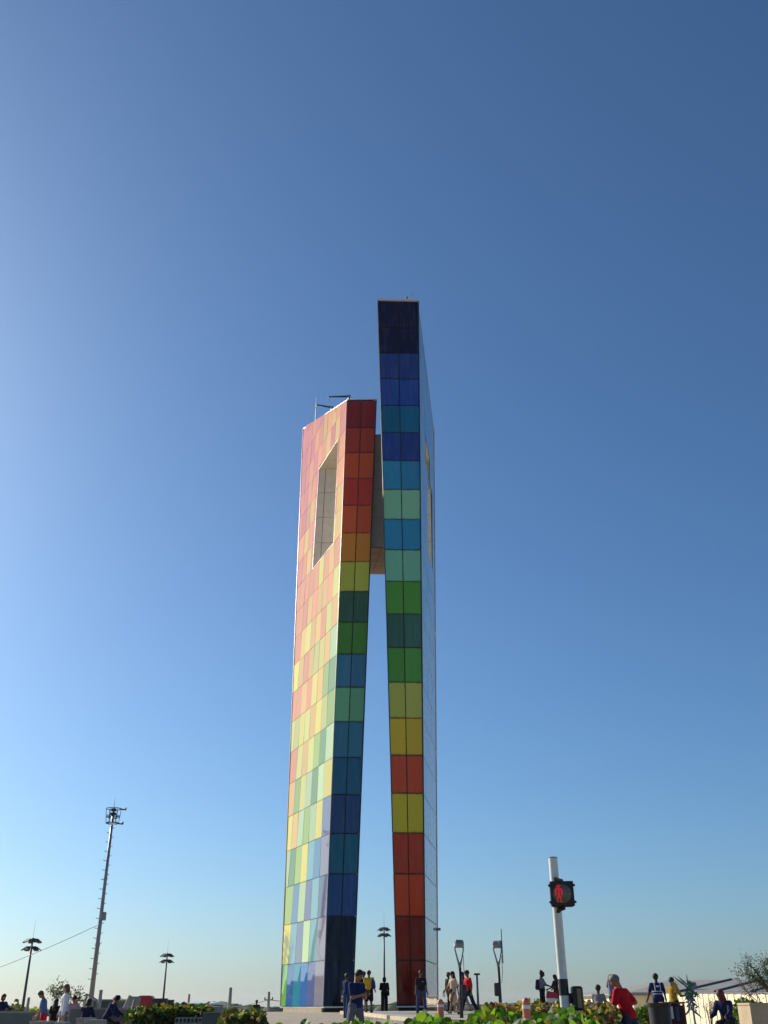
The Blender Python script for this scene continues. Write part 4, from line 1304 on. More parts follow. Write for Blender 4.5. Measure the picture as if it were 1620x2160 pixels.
hedge('low yellow green planting on the wall beside the man in red shorts', [(62, 2136), (68, 2128), (76, 2122), (84, 2125), (90, 2134)], 43, 45, 420, .11, [(120, 136, 46), (96, 116, 40), (150, 150, 64)], [3, 3, 2], 17, cat='bush', name='bush')
hedge('dark spiky bush behind the long planter wall', [(17, 2134), (24, 2116), (30, 2108), (38, 2112), (46, 2122), (52, 2133)], 44, 46, 300, .11, [(56, 62, 44), (74, 78, 54), (96, 94, 70)], [3, 3, 2], 18, cat='bush', name='bush')

def shrub(name, label, cat, base_px, D, limbs, n_leaf, lsize, cols, w, seed, spread=.18, asp=.6, r0=.03, mat_=None):
    """limbs: list of photo polylines (px, py); leaves gather along their outer halves"""
    g = np.random.default_rng(seed)
    x0 = gx(base_px, D); z0 = gz(x0, D)
    e = empty(name, (x0, D, z0), label, cat)
    o0 = np.array(e.location)
    tr = MB(); tips = []
    for li, lb in enumerate(limbs):
        dep = g.uniform(-.6, .6)
        pts = [np.array([0, 0, 0.0])] if li >= 0 else []
        for i, (px, py) in enumerate(lb):
            p = np.array([gx(px, D), D + dep * (i + 1) / len(lb), zat(px, py, D)]) - o0
            pts.append(p)
        rr = [r0 * (1 - .75 * i / (len(pts) - 1)) for i in range(len(pts))]
        tr.tube(pts, rr, 6)
        for t in np.linspace(.45, 1, 10):
            s = t * (len(pts) - 1); i = min(int(s), len(pts) - 2)
            tips.append((pts[i] + (pts[i + 1] - pts[i]) * (s - i), pts[i + 1] - pts[i]))
    # side twigs
    for k in range(len(tips)):
        p, d = tips[k]
        d = d / np.linalg.norm(d)
        q = p + (d * .4 + g.normal(0, .6, 3)) * spread * 1.6
        tr.tube([p, (p + q) / 2 + g.normal(0, .02, 3), q], [r0 * .3, r0 * .22, r0 * .12], 4)
    tr.build('trunk', BARK, e)
    ti = g.integers(0, len(tips), n_leaf)
    P_ = np.array([tips[i][0] for i in ti]) + g.normal(0, spread, (n_leaf, 3))
    U = g.normal(0, .8, (n_leaf, 3)) + np.array([0, 0, .35])
    V, Fq = leaf_verts(P_, U, g.normal(0, 1, (n_leaf, 3)), lsize * g.uniform(.6, 1.3, n_leaf), asp, 6)
    o = np_mesh('crown', V, Fq, mat_ or LEAF_DRY, e, smooth=True, tint=np.repeat(tints(n_leaf, cols, w, g), 7, 0)); tag(o, kind='stuff')
    return e
GREY_G = [(70, 78, 56), (92, 96, 72), (54, 62, 44)]
shrub('sapling', 'sparse leggy sapling behind the woman in white', 'sapling', 116, 46, [[(117, 2110), (119, 2090), (121, 2074)], [(113, 2108), (108, 2092), (103, 2083)], [(116, 2110), (112, 2096), (112, 2088)], [(119, 2112), (126, 2100), (127, 2090)]], 240, .10, GREY_G, [2, 2, 2], 21, .16, .5)
shrub('sapling', 'sparse leggy sapling left of the caged mast foot', 'sapling', 158, 47, [[(158, 2112), (160, 2100), (162, 2094)], [(155, 2112), (150, 2102), (146, 2096)], [(162, 2114), (170, 2106), (173, 2098)]], 190, .10, GREY_G, [2, 2, 2], 22, .15, .5)
shrub('small_tree', 'wispy small tree leaning in at the right edge', 'tree', 1636, 40,
      [[(1630, 2090), (1618, 2062), (1604, 2040), (1598, 2027)], [(1628, 2092), (1612, 2070), (1596, 2056), (1583, 2052)], [(1632, 2085), (1626, 2055), (1618, 2036)],
       [(1630, 2096), (1618, 2082), (1606, 2074), (1598, 2070)], [(1634, 2070), (1638, 2040), (1640, 2024)]], 1500, .085, [(58, 72, 52), (78, 90, 66), (44, 56, 40), (96, 104, 82)], [3, 3, 3, 1.4], 23, .17, .32, .05)
shrub('dry_sapling', 'thin bare sapling with long twigs beside the wispy tree', 'sapling', 1602, 36, [[(1590, 2112), (1576, 2088), (1564, 2064)], [(1604, 2108), (1596, 2092), (1586, 2080)], [(1598, 2110), (1584, 2096), (1572, 2078), (1566, 2050)]], 130, .07, GREY_G + [(120, 110, 80)], [1, 1, 1, 1], 24, .12, .4, .022)
shrub('dry_bush', 'pale dry twiggy bush before the cream fence', 'bush', 1494, 36, [[(1486, 2132), (1482, 2116)], [(1490, 2130), (1490, 2112)], [(1496, 2130), (1498, 2113)], [(1500, 2132), (1506, 2118)], [(1494, 2128), (1494, 2110)], [(1488, 2136), (1478, 2126)], [(1502, 2136), (1511, 2126)]], 160, .05, [(188, 168, 120), (160, 140, 96)], [1, 1], 25, .10, .3, .014)

# ================================================================== PEOPLE
def surf_net(f, lo, hi, h):
    """naive surface nets of a distance field on a regular grid"""
    lo = np.array(lo, float); hi = np.array(hi, float)
    n = np.maximum(3, np.ceil((hi - lo) / h).astype(int) + 1)
    ax = [lo[i] + h * np.arange(n[i]) for i in range(3)]
    X, Y, Z = np.meshgrid(*ax, indexing='ij')
    G = f(np.stack([X, Y, Z], -1).reshape(-1, 3)).reshape(n)
    ins = G < 0
    c = np.zeros(n - 1, int)
    for dx in (0, 1):
        for dy in (0, 1):
            for dz in (0, 1):
                c += ins[dx:n[0] - 1 + dx, dy:n[1] - 1 + dy, dz:n[2] - 1 + dz]
    act = (c > 0) & (c < 8)
    I = np.argwhere(act)
    if len(I) == 0:
        return np.zeros((0, 3)), np.zeros((0, 4), int)
    acc = np.zeros((len(I), 3)); cnt = np.zeros(len(I))
    cor = [(0, 0, 0), (1, 0, 0), (0, 1, 0), (1, 1, 0), (0, 0, 1), (1, 0, 1), (0, 1, 1), (1, 1, 1)]
    for a in range(8):
        for b in range(a + 1, 8):
            d = np.array(cor[b]) - np.array(cor[a])
            if np.abs(d).sum() != 1:
                continue
            ga = G[tuple((I + cor[a]).T)]; gb = G[tuple((I + cor[b]).T)]
            m = (ga < 0) != (gb < 0)
            t = np.where(m, ga / np.where(m, ga - gb, 1), 0)
            acc += np.where(m[:, None], np.array(cor[a]) + t[:, None] * d, 0); cnt += m
    V = lo + h * (I + acc / cnt[:, None])
    idx = -np.ones(n - 1, int); idx[act] = np.arange(len(I))
    Fs = []
    for axis in range(3):
        o1, o2 = [(1, 2), (2, 0), (0, 1)][axis]
        s0 = [slice(None)] * 3; s1 = [slice(None)] * 3
        s0[axis] = slice(0, n[axis] - 1); s1[axis] = slice(1, n[axis])
        a = ins[tuple(s0)]; b = ins[tuple(s1)]
        E_ = np.argwhere(a != b)
        ok = (E_[:, o1] > 0) & (E_[:, o2] > 0) & (E_[:, o1] < n[o1] - 1) & (E_[:, o2] < n[o2] - 1)
        E_ = E_[ok]
        if len(E_) == 0: continue
        u = np.zeros(3, int); u[o1] = 1; v = np.zeros(3, int); v[o2] = 1
        q = np.stack([idx[tuple((E_ - u - v).T)], idx[tuple((E_ - v).T)], idx[tuple(E_.T)], idx[tuple((E_ - u).T)]], 1)
        flip = ~a[tuple(E_.T)]
        q[flip] = q[flip][:, ::-1]
        Fs.append(q)
    return V, np.concatenate(Fs)

def cap_d(P_, a, b, ra, rb, fy=1.0):
    a = np.array(a, float); b = np.array(b, float)
    sc = np.array([1, 1 / fy, 1])
    p = (P_ - a) * sc; d = (b - a) * sc
    L2 = max(d @ d, 1e-9)
    t = np.clip(p @ d / L2, 0, 1)
    return np.linalg.norm(p - t[:, None] * d, axis=1) - (ra + (rb - ra) * t)

def smin(a, b, k):
    h = np.clip(.5 + .5 * (b - a) / k, 0, 1)
    return b + (a - b) * h - k * h * (1 - h)

def union(P_, prims, infl=0.0, k=.035):
    d = None
    for pr in prims:
        v = cap_d(P_, *pr) - infl
        d = v if d is None else smin(d, v, k)
    return d

def bounds(prims, pad):
    pts = np.array([np.array(p[i]) for p in prims for i in (0, 1)]); r_ = max(max(p[2], p[3]) for p in prims) + pad
    return pts.min(0) - r_, pts.max(0) + r_

SKINS = {'tan': (150, 104, 76), 'brown': (112, 74, 52), 'dark': (70, 48, 36), 'light': (186, 138, 108)}
def skin_mat(k): return mat('skin_' + k, srgb(*SKINS[k]), rough=.55, var=.08, scale=14, spec=.4)
HAIRM = lambda rgb: mat('hair_%d_%d_%d' % rgb, srgb(*rgb), rough=.6, var=.25, scale=40, bump=.6, bscale=60)

def limb_dir(fwd, out, side):
    f, o = R(fwd), R(out)
    return np.array([side * math.sin(o), -math.sin(f) * math.cos(o), -math.cos(f) * math.cos(o)])

class Person:
    """faces -Y at yaw 0; +X is the person's left. All sizes for a 1.75 m figure, scaled by the empty."""
    def __init__(s, label, px, D, h, yaw, skin='tan', lean=0, turn=0, nod=0, armL=(4, 8, 15, 0), armR=(4, 8, 15, 0),
                 legL=(0, 4), legR=(0, 4), res=.02, z=None, group=None, dx=0.0, wide=1.0):
        x = gx(px, D) + dx
        z0 = gz(x, D) if z is None else z
        if -1.5 < x < 9 and 38.5 < D < 52 and z is None:
            z0 += .125
        s.e = empty('person', (x, D, z0), label, 'person', group, rz=R(yaw))
        s.e.scale = (h / 1.75 * wide, h / 1.75 * wide, h / 1.75)
        s.res = res; s.skin = skin_mat(skin)
        hipz = .94
        def legj(a, side):
            hip = np.array([side * .092, 0, hipz])
            k = hip + limb_dir(a[0], 3 if len(a) < 3 else a[2], side) * .43
            an = k + limb_dir(a[0] - a[1], 1, side) * .42
            return hip, k, an
        s.hl, s.kl, s.al = legj(legL, 1); s.hr, s.kr, s.ar = legj(legR, -1)
        dz = .085 - min(s.al[2], s.ar[2])
        sh = np.array([0, 0, dz])
        for n_ in ('hl', 'kl', 'al', 'hr', 'kr', 'ar'):
            setattr(s, n_, getattr(s, n_) + sh)
        s.pel = np.array([0, 0, hipz + .01]) + sh
        cl, sl = math.cos(R(lean)), math.sin(R(lean))
        def T(p):
            p = np.array(p, float) - np.array([0, 0, .95]); return s.pel + np.array([p[0], p[1] * cl - p[2] * sl, p[2] * cl + p[1] * sl])
        s.T = T
        s.up = T((0, 0, 1.95)) - T((0, 0, .95))
        ct, st = math.cos(R(turn)), math.sin(R(turn)); cn, sn = math.cos(R(nod)), math.sin(R(nod))
        def Hd(p):
            p = np.array(p, float) - np.array([0, 0, 1.53])
            p = np.array([p[0], p[1] * cn - p[2] * sn, p[2] * cn + p[1] * sn])
            p = np.array([p[0] * ct - p[1] * st, p[0] * st + p[1] * ct, p[2]])
            return T(np.array([0, -.012, 1.53]) + p)
        s.H = Hd
        s.sl_, s.sr_ = T((.178, 0, 1.405)), T((-.178, 0, 1.405))
        def armj(a, side, S_):
            el = S_ + limb_dir(a[0], a[1], side) * .29
            wr = el + limb_dir(a[0] + a[2], a[1] - a[3], side) * .25
            return el, wr
        s.el, s.wl = armj(armL, 1, s.sl_); s.er, s.wr = armj(armR, -1, s.sr_)
        s.torso = [(T((-.05, 0, .95)), T((.05, 0, .95)), .122, .122, .85), (T((0, 0, .95)), T((0, .0, 1.12)), .13, .122, .78),
                   (T((0, 0, 1.12)), T((0, -.005, 1.31)), .122, .15, .72), (T((-.13, 0, 1.395)), T((.13, 0, 1.395)), .066, .066, .95)]
        s.neck = [(T((0, .005, 1.43)), Hd((0, .01, 1.56)), .056, .052)]
        s.head = [(Hd((0, -.012, 1.625)), Hd((0, .004, 1.668)), .076, .086), (Hd((0, -.05, 1.575)), Hd((0, -.03, 1.62)), .042, .06),
                  (Hd((0, -.095, 1.632)), Hd((0, -.108, 1.606)), .010, .014), (Hd((.082, .01, 1.635)), Hd((.084, .012, 1.605)), .014, .010), (Hd((-.082, .01, 1.635)), Hd((-.084, .012, 1.605)), .014, .010)]
        s.armsU = [(s.sl_, s.el, .054, .042), (s.sr_, s.er, .054, .042)]
        s.armsF = [(s.el, s.wl, .042, .028), (s.er, s.wr, .042, .028)]
        def palm(el, wr):
            d = (wr - el) / np.linalg.norm(wr - el); return (wr, wr + d * .075, .03, .033)
        s.palms = [palm(s.el, s.wl), palm(s.er, s.wr)]
        s.thigh = [(s.hl, s.kl, .088, .06), (s.hr, s.kr, .088, .06)]
        s.shin = [(s.kl, s.al, .058, .042), (s.kr, s.ar, .058, .042)]
        s.toeL = s.al + np.array([.02, -.15, -.045]); s.toeR = s.ar + np.array([-.02, -.15, -.045])
        s.feet = [(s.al + np.array([0, .03, -.04]), s.toeL, .042, .034), (s.ar + np.array([0, .03, -.04]), s.toeR, .042, .034)]
        pr = s.torso + s.neck + s.head + s.armsU + s.armsF + s.palms + s.thigh + s.shin + s.feet
        V, Fq = surf_net(lambda P_: union(P_, pr, 0, .03), *bounds(pr, .05), res)
        # five fingers to each hand, rooted in the palm
        mb = MB()
        for (el, wr, side) in ((s.el, s.wl, 1), (s.er, s.wr, -1)):
            d = (wr - el) / np.linalg.norm(wr - el)
            a = np.cross(d, np.array([side, .3, 0.1])); a /= np.linalg.norm(a); b = np.cross(a, d)
            p0 = wr + d * .075
            for i, (off, ln) in enumerate(((-.026, .065), (-.009, .078), (.009, .073), (.025, .055))):
                r0 = p0 + a * off
                mb.tube([r0, r0 + d * ln * .5, r0 + d * ln * .8 + b * side * .02, r0 + d * ln * .9 + b * side * .04], [.0105, .0095, .009, .006], 5)
            t0 = wr + d * .02 - a * .03
            mb.tube([t0, t0 - a * .022 + d * .03, t0 - a * .028 + d * .06 + b * side * .012], [.012, .011, .008], 5)
        V2 = np.array(mb.v); V_ = np.concatenate([V, V2])
        me = bpy.data.meshes.new('body')
        me.from_pydata(V_.tolist(), [], Fq.tolist() + [tuple(i + len(V) for i in f) for f in mb.f])
        me.polygons.foreach_set('use_smooth', [True] * len(me.polygons)); me.materials.append(s.skin); me.update()
        s.body = bpy.data.objects.new('body', me); COL.objects.link(s.body); s.body.parent = s.e

    def add(s, name, f, prims, pad, m, res=None):
        V, Fq = surf_net(f, *bounds(prims, pad), res or s.res)
        if len(Fq) == 0: return None
        return np_mesh(name, V, Fq, m, s.e, smooth=True)

    def top(s, rgb, sleeve='short', hem=.93, infl=.02, name='shirt', key=None):
        m = cloth(key or '%d_%d_%d' % rgb, rgb)
        fr = {'short': .75, 'long': 1.0, 'none': .12}[sleeve]
        arms = [(a, a + (b - a) * fr, ra + .004, (ra + (rb - ra) * fr) + .006) for a, b, ra, rb in s.armsU]
        if sleeve == 'long': arms += [(a, b, ra + .004, rb + .006) for a, b, ra, rb in s.armsF]
        o0 = s.T((0, 0, hem)); o1 = s.T((0, 0, 1.455))
        tor = s.torso
        def f(P_):
            d = union(P_, tor, infl, .04)
            d = np.maximum(d, -((P_ - o0) @ s.up)); d = np.maximum(d, (P_ - o1) @ s.up)
            return smin(d, union(P_, arms, infl * .6, .03), .025)
        return s.add(name, f, tor + arms, .05, m)

    def vest(s, rgb, hem=.95, name='vest'):
        o0 = s.T((0, 0, hem)); o1 = s.T((0, 0, 1.45))
        tor = s.torso
        def f(P_):
            d = union(P_, tor, .034, .04)
            return np.maximum(np.maximum(d, -((P_ - o0) @ s.up)), (P_ - o1) @ s.up)
        return s.add(name, f, tor, .06, cloth('vest_%d_%d_%d' % rgb, rgb))

    def bottom(s, rgb, kind='trousers', infl=.016, key=None):
        m = cloth(key or '%d_%d_%d' % rgb, rgb)
        o1 = s.T((0, 0, 1.03))
        hips = s.torso[:2]
        if kind == 'trousers':
            legs = s.thigh + [(a, b + (b - a) * .02, ra + .004, rb + .018) for a, b, ra, rb in s.shin]
        elif kind == 'shorts':
            legs = [(a, a + (b - a) * .92, ra + .006, rb + .028) for a, b, ra, rb in s.thigh]
        else:
            ln = {'skirt': .5, 'long_skirt': 1.35, 'dress': .72}[kind]
            mid = (s.kl + s.kr) / 2; an = (s.al + s.ar) / 2
            end = s.pel + (mid - s.pel) * min(1, ln) if ln <= 1 else mid + (an - mid) * (ln - 1) / .4
            legs = [(s.pel + np.array([0, 0, -.02]), end, .135, .20 if ln < 1 else .19, .82)]
        def f(P_):
            d = union(P_, hips + legs, infl, .03)
            return np.maximum(d, (P_ - o1) @ s.up)
        nm = {'trousers': 'trousers', 'shorts': 'shorts'}.get(kind, 'skirt')
        return s.add(nm, f, hips + legs, .05, m)

    def shoes(s, rgb):
        pr = [(a, b, ra + .006, rb + .006) for a, b, ra, rb in s.feet]
        for p_ in pr:
            s.add('shoe', lambda P_, p_=p_: union(P_, [p_], .004), [p_], .03, cloth('%d_%d_%d' % rgb, rgb), .014)

    def hair(s, rgb=(22, 18, 16), style='short'):
        hd = s.head[:1]
        c = s.H((0, -.03, 1.64)); fw = s.H((0, -1.0, 1.64)) - s.H((0, 0, 1.64)); upv = s.H((0, 0, 2.64)) - s.H((0, 0, 1.64))
        pr = [(hd[0][0], hd[0][1], hd[0][2] + .002, hd[0][3] + .004)]
        extra = []
        if style == 'long':
            extra = [(s.H((0, .05, 1.66)), s.T((0, .095, 1.36)), .07, .085), (s.H((.06, .02, 1.64)), s.T((.085, .03, 1.42)), .035, .04), (s.H((-.06, .02, 1.64)), s.T((-.085, .03, 1.42)), .035, .04)]
        if style == 'bob':
            extra = [(s.H((0, .04, 1.66)), s.H((0, .06, 1.56)), .08, .07), (s.H((.06, .02, 1.66)), s.H((.075, .01, 1.54)), .035, .035), (s.H((-.06, .02, 1.66)), s.H((-.075, .01, 1.54)), .035, .035)]
        if style == 'bun':
            extra = [(s.H((0, .05, 1.74)), s.H((0, .06, 1.77)), .05, .05)]
        if style == 'hood':
            extra = [(s.H((0, .03, 1.67)), s.T((0, .02, 1.46)), .10, .105)]
        def f(P_):
            d = union(P_, pr, .014)
            q = P_ - c
            d = np.maximum(d, (q @ fw) * .9 - (q @ upv) * 1.0 - .012)
            if extra: d = smin(d, union(P_, extra, 0, .03), .03)
            return d
        return s.add('hair' if style != 'hood' else 'hood', f, pr + extra, .05, HAIRM(rgb), min(s.res, .014))

    def cap(s, rgb, brim=True):
        pr = [(s.head[0][0], s.head[0][1], s.head[0][2] + .004, s.head[0][3] + .006)]
        c = s.H((0, 0, 1.655)); upv = s.H((0, 0, 2.64)) - s.H((0, 0, 1.64))
        br = [(s.H((.035, -.09, 1.668)), s.H((.02, -.165, 1.65)), .03, .028), (s.H((-.035, -.09, 1.668)), s.H((-.02, -.165, 1.65)), .03, .028)]
        o = s.add('cap', lambda P_: np.maximum(union(P_, pr, .022), -((P_ - c) @ upv)), pr, .05, cloth('cap_%d_%d_%d' % rgb, rgb), .014)
        if brim:
            cb = s.H((0, -.1, 1.662))
            V, Fq = surf_net(lambda P_: np.maximum(union(P_, br, .012), np.abs((P_ - cb) @ upv) - .009), *bounds(br, .05), .012)
            if len(Fq): np_mesh('brim', V, Fq, cloth('cap_%d_%d_%d' % rgb, rgb), o, smooth=True)
        return o

    def eyes(s):
        for sx in (-1, 1):
            p = s.H((sx * .031, -.083, 1.637))
            MB().ball(p, .0105, 5).build('eye', mat('eye_dark', srgb(24, 18, 16), rough=.2), s.e, smooth=True)
        a, b = s.H((-.022, -.087, 1.574)), s.H((.022, -.087, 1.574))
        MB().tube([a, (a + b) / 2 + (s.H((0, -.1, 1.574)) - s.H((0, -.09, 1.574))), b], [.004, .006, .004], 5).build('mouth', mat('lips', srgb(110, 60, 52), rough=.5), s.e)

    def blob(s, name, prims, m, infl=0.0, res=None, k=.03, parent=None):
        V, Fq = surf_net(lambda P_: union(P_, prims, infl, k), *bounds(prims, .05 + infl), res or s.res)
        return np_mesh(name, V, Fq, m, parent or s.e, smooth=True)

    def backpack(s, rgb, front=False, straps=True):
        y = -1 if front else 1
        pr = [(s.T((-.09, y * .17, 1.02)), s.T((-.08, y * .15, 1.34)), .085, .07), (s.T((.09, y * .17, 1.02)), s.T((.08, y * .15, 1.34)), .085, .07)]
        V, Fq = surf_net(lambda P_: union(P_, pr, 0, .06), *bounds(pr, .08), s.res)
        return tag_bag(np_mesh('backpack', V, Fq, cloth('bag_%d_%d_%d' % rgb, rgb), None, smooth=True), s)

def tag_bag(o, s):
    """carried things stay top-level, standing where the bearer stands"""
    o.location = s.e.location; o.rotation_euler = s.e.rotation_euler; o.scale = s.e.scale
    return o
def carried(s, name, mb, m, label, cat, smooth=False):
    o = mb.build(name, m, smooth=smooth); tag_bag(o, s); tag(o, label, cat); return o

NAVY = (24, 34, 66)
# ---- before and between the slabs
p = Person('man in blue T-shirt and grey track trousers looking at his phone before the tower', 750, 26.5, 1.74, 52, 'tan', nod=22, lean=3,
           armL=(12, 6, 104, 44), armR=(16, 10, 92, 48), legL=(10, 10), legR=(-12, 10), res=.0145, wide=1.14)
p.top((22, 36, 84), 'short', .90); tr = p.bottom((92, 96, 106)); p.shoes((60, 60, 64)); p.hair(); p.eyes()
st = MB()
for k_ in (0, 1):
    off = .075 + k_ * .014
    for (a, b, c, side) in ((p.hl, p.kl, p.al, 1), (p.hr, p.kr, p.ar, -1)):
        pts = [a + np.array([side * .10, .01 * k_ * 2 - .01, -.02]), (a + b) / 2 + np.array([side * .092, .03 * k_ - .015, 0]), b + np.array([side * .079, .03 * k_ - .015, 0]), (b + c) / 2 + np.array([side * .075, .03 * k_ - .015, 0]), c + np.array([side * .07, .03 * k_ - .015, 0])]
        st.tube(pts, .008, 5)
st.build('white_stripes', WHITE_PAINT, p.e)
hand = (p.wl + p.wr) / 2 + np.array([0, -.09, .02])
carried(p, 'phone', MB().box(tuple(hand), (.08, .02, .15), 0, .006), BLACK_PLASTIC, 'black phone in the hands of the man in blue T-shirt', 'phone')

p = Person('street seller in blue shirt and jeans left of the phone user, by the navy panel', 731, 46, 1.72, 140, 'dark', armL=(12, 10, 40, 0), armR=(25, 18, 60, 0), legL=(6, 6), legR=(-6, 4))
p.top((28, 42, 92), 'short', .9); p.bottom((50, 66, 98)); p.shoes((26, 26, 28)); p.hair()
rack = MB(); rx, rz_ = p.wr[0], p.wr[2]
e = empty('goods_rack', p.e.location, 'rack of white and black trinkets hanging at the street seller', 'goods', rz=p.e.rotation_euler[2]); e.scale = p.e.scale
cc = p.wl + np.array([.10, -.02, -.14])
MB().box(tuple(cc), (.40, .03, .46), 0, .006).build('board', BLACK_PLASTIC, e)
for i in range(3):
    for j in range(3):
        for sgn in (-1, 1):
            MB().box((cc[0] - .13 + .13 * i + random.uniform(-.01, .01), cc[1] + sgn * .025, cc[2] - .15 + .15 * j), (.09, .02, .10), 0, .006).build('trinket', WHITE_PAINT if (i + j) % 4 else DARK_METAL, e)

p = Person('dark clothed person mostly hidden behind the phone user', 767, 50, 1.70, 175, 'dark', legL=(3, 3), legR=(-3, 3), res=.022)
p.top((30, 26, 26), 'long'); p.bottom((32, 28, 30)); p.shoes((20, 20, 22)); p.hair()

p = Person('man in yellow vest and black shorts with a blue backpack, back to us', 778, 49, 1.73, 172, 'brown', armL=(14, 8, 40, 0), armR=(10, 8, 30, 0), legL=(2, 3), legR=(-2, 3))
p.top((206, 160, 30), 'short', .92); p.bottom((24, 24, 28), 'shorts'); p.shoes((22, 22, 24)); p.hair()
pr = [(p.T((-.20, .02, 1.05)), p.T((-.19, .03, 1.32)), .085, .075), (p.T((-.24, -.06, 1.06)), p.T((-.22, -.06, 1.28)), .075, .065)]
V, Fq = surf_net(lambda P_: union(P_, pr, 0, .05), *bounds(pr, .08), .02)
o = tag_bag(np_mesh('backpack', V, Fq, cloth('bag_blue', (36, 50, 118)), smooth=True), p); tag(o, 'blue backpack slung at the side of the man in yellow', 'backpack')

p = Person('person all in black with a hanging bag between the two slabs', 811, 57, 1.66, 180, 'dark', nod=10, armL=(24, 9, 70, 10), armR=(22, 9, 70, 10), legL=(0, 2), legR=(1, 2), res=.02)
p.top((14, 13, 15), 'long', .86, .03); p.bottom((14, 13, 15)); p.shoes((14, 14, 15)); p.hair((14, 12, 12), 'bob')
pr = [(p.T((-.22, .0, .88)), p.T((-.22, .0, 1.04)), .075, .055)]
V, Fq = surf_net(lambda P_: union(P_, pr), *bounds(pr, .05), .02)
o = tag_bag(np_mesh('shoulder_bag', V, Fq, cloth('bag_black', (16, 15, 16)), smooth=True), p); tag(o, 'black shoulder bag on the person all in black', 'bag')

p = Person('man in dark T-shirt and jeans standing with feet apart before the red slab', 889, 47, 1.70, 8, 'brown', armL=(-4, 10, 14, 0), armR=(-6, 8, 10, 0), legL=(4, 3, 9), legR=(-4, 3, 9))
p.top((28, 28, 40), 'short', .9); p.bottom((52, 68, 102)); p.shoes((18, 18, 20)); p.hair((34, 28, 26)); p.eyes()
MB().box(tuple(p.T((.06, -.135, 1.30))), (.10, .02, .012)).build('chest_print', WHITE_PAINT, p.e)

# ---- the walking group
p = Person('woman in pale beige dress and dark cap walking left', 957, 47, 1.68, -62, 'tan', armL=(-22, 6, 18, 0), armR=(20, 8, 30, 0), legL=(24, 14), legR=(-20, 12))
p.top((198, 178, 150), 'short', .9, .026); p.bottom((200, 180, 152), 'dress', key='198_178_150'); p.shoes((190, 170, 150)); p.hair((22, 17, 15), 'long'); p.cap((26, 24, 28))
pr = [(p.T((-.10, -.15, .98)), p.T((.07, -.16, 1.0)), .06, .06), (p.T((-.10, -.15, .92)), p.T((.07, -.16, .94)), .05, .05)]
V, Fq = surf_net(lambda P_: union(P_, pr), *bounds(pr, .05), .02)
o = tag_bag(np_mesh('handbag', V, Fq, cloth('bag_brown', (62, 40, 32)), smooth=True), p); tag(o, 'small brown handbag worn by the woman in beige', 'handbag')
h_ = p.palms[1][1]
carried(p, 'paper_bag', MB().box((h_[0], h_[1], h_[2] - .12), (.12, .10, .20), .3, .012), mat('white_bag', srgb(214, 214, 214), rough=.6), 'little white bag in the hand of the woman in beige', 'bag')

p = Person('person in black half hidden behind the woman in beige', 948, 50, 1.66, -60, 'dark', legL=(12, 8), legR=(-12, 6), res=.022)
p.top((20, 19, 20), 'short'); p.bottom((26, 24, 26)); p.shoes((20, 20, 20)); p.hair()

p = Person('woman in brown top and dark hat walking behind the spotlight post', 977, 48.5, 1.64, -58, 'tan', armL=(-18, 7, 14, 0), armR=(26, 8, 46, 0), legL=(-20, 14), legR=(24, 10), res=.02)
p.top((74, 46, 38), 'none', .98); p.bottom((150, 130, 120)); p.shoes((120, 90, 70)); p.hair((26, 18, 16), 'long')
c0 = p.H((0, .0, 1.70))
hat = MB().lathe([(.17, -.012), (.18, 0), (.11, .012), (.10, .07), (.06, .11), (.01, .115)], 16, tuple(c0)).build('hat', cloth('hat_black', (22, 20, 22)), p.e, smooth=True)

p = Person('man in bright red polo shirt, dark cap and jeans striding left', 989, 46, 1.73, -64, 'brown', nod=8, armL=(-10, 8, 22, 0), armR=(12, 8, 30, 0), legL=(-20, 12), legR=(24, 6))
p.top((196, 20, 32), 'short', .9); p.bottom((26, 32, 48)); p.shoes((20, 20, 22)); p.hair(); p.cap((20, 20, 22))

# ---- right side
p = Person('woman with hair bun and purple backpack at the red cooler', 1146, 49, 1.64, 82, 'dark', nod=14, armL=(34, 8, 34, 0), armR=(30, 8, 40, 0), legL=(3, 4), legR=(-4, 4), res=.02, wide=1.28)
p.top((112, 112, 122), 'short', .95); p.bottom((30, 30, 38)); p.shoes((20, 20, 22)); p.hair((20, 16, 15), 'bun')
tag(p.backpack((62, 30, 62)), 'purple backpack on the woman at the red cooler', 'backpack')
D = 48.6; x = gx(1166, D); z0 = gz(x, D)
e = empty('cooler_cart', (x, D, z0), 'red and white cooler cart beyond the brown hedge', 'cart')
hc = zat(1166, 2090, D) - z0
hb_ = zat(1166, 2106, D) - z0
MB().box((0, 0, (hb_ + .16) / 2), (.46, .4, hb_ - .16), 0, .02).build('body', WHITE_PAINT, e)
MB().hexa([(-.25, -.22, hb_ + .01), (.25, -.22, hb_ + .01), (.25, .22, hb_ + .01), (-.25, .22, hb_ + .01)], [(-.19, -.18, hc), (.2, -.18, hc - .08), (.2, .18, hc - .08), (-.19, .18, hc)]).build('lid', RED, e)
MB().box((0, -.205, hb_ * .62), (.2, .012, .16)).build('label_patch', mat('grey_patch', srgb(96, 96, 104), rough=.6), e)
for s_ in (-1, 1):
    MB().tube([(s_ * .17, -.15, .1), (s_ * .21, -.15, .1)], .1, 12).build('wheel', BLACK_PLASTIC, e)
    MB().tube([(s_ * .17, .15, .1), (s_ * .21, .15, .1)], .1, 12).build('wheel', BLACK_PLASTIC, e)
p = Person('seller in dark red with long black hair half hidden by the traffic pole', 1176, 50, 1.52, -70, 'dark', nod=10, armL=(26, 8, 40, 0), armR=(26, 8, 40, 0), res=.02)
p.top((60, 18, 24), 'short'); p.bottom((150, 24, 36)); p.shoes((20, 20, 20)); p.hair((16, 13, 13), 'long')

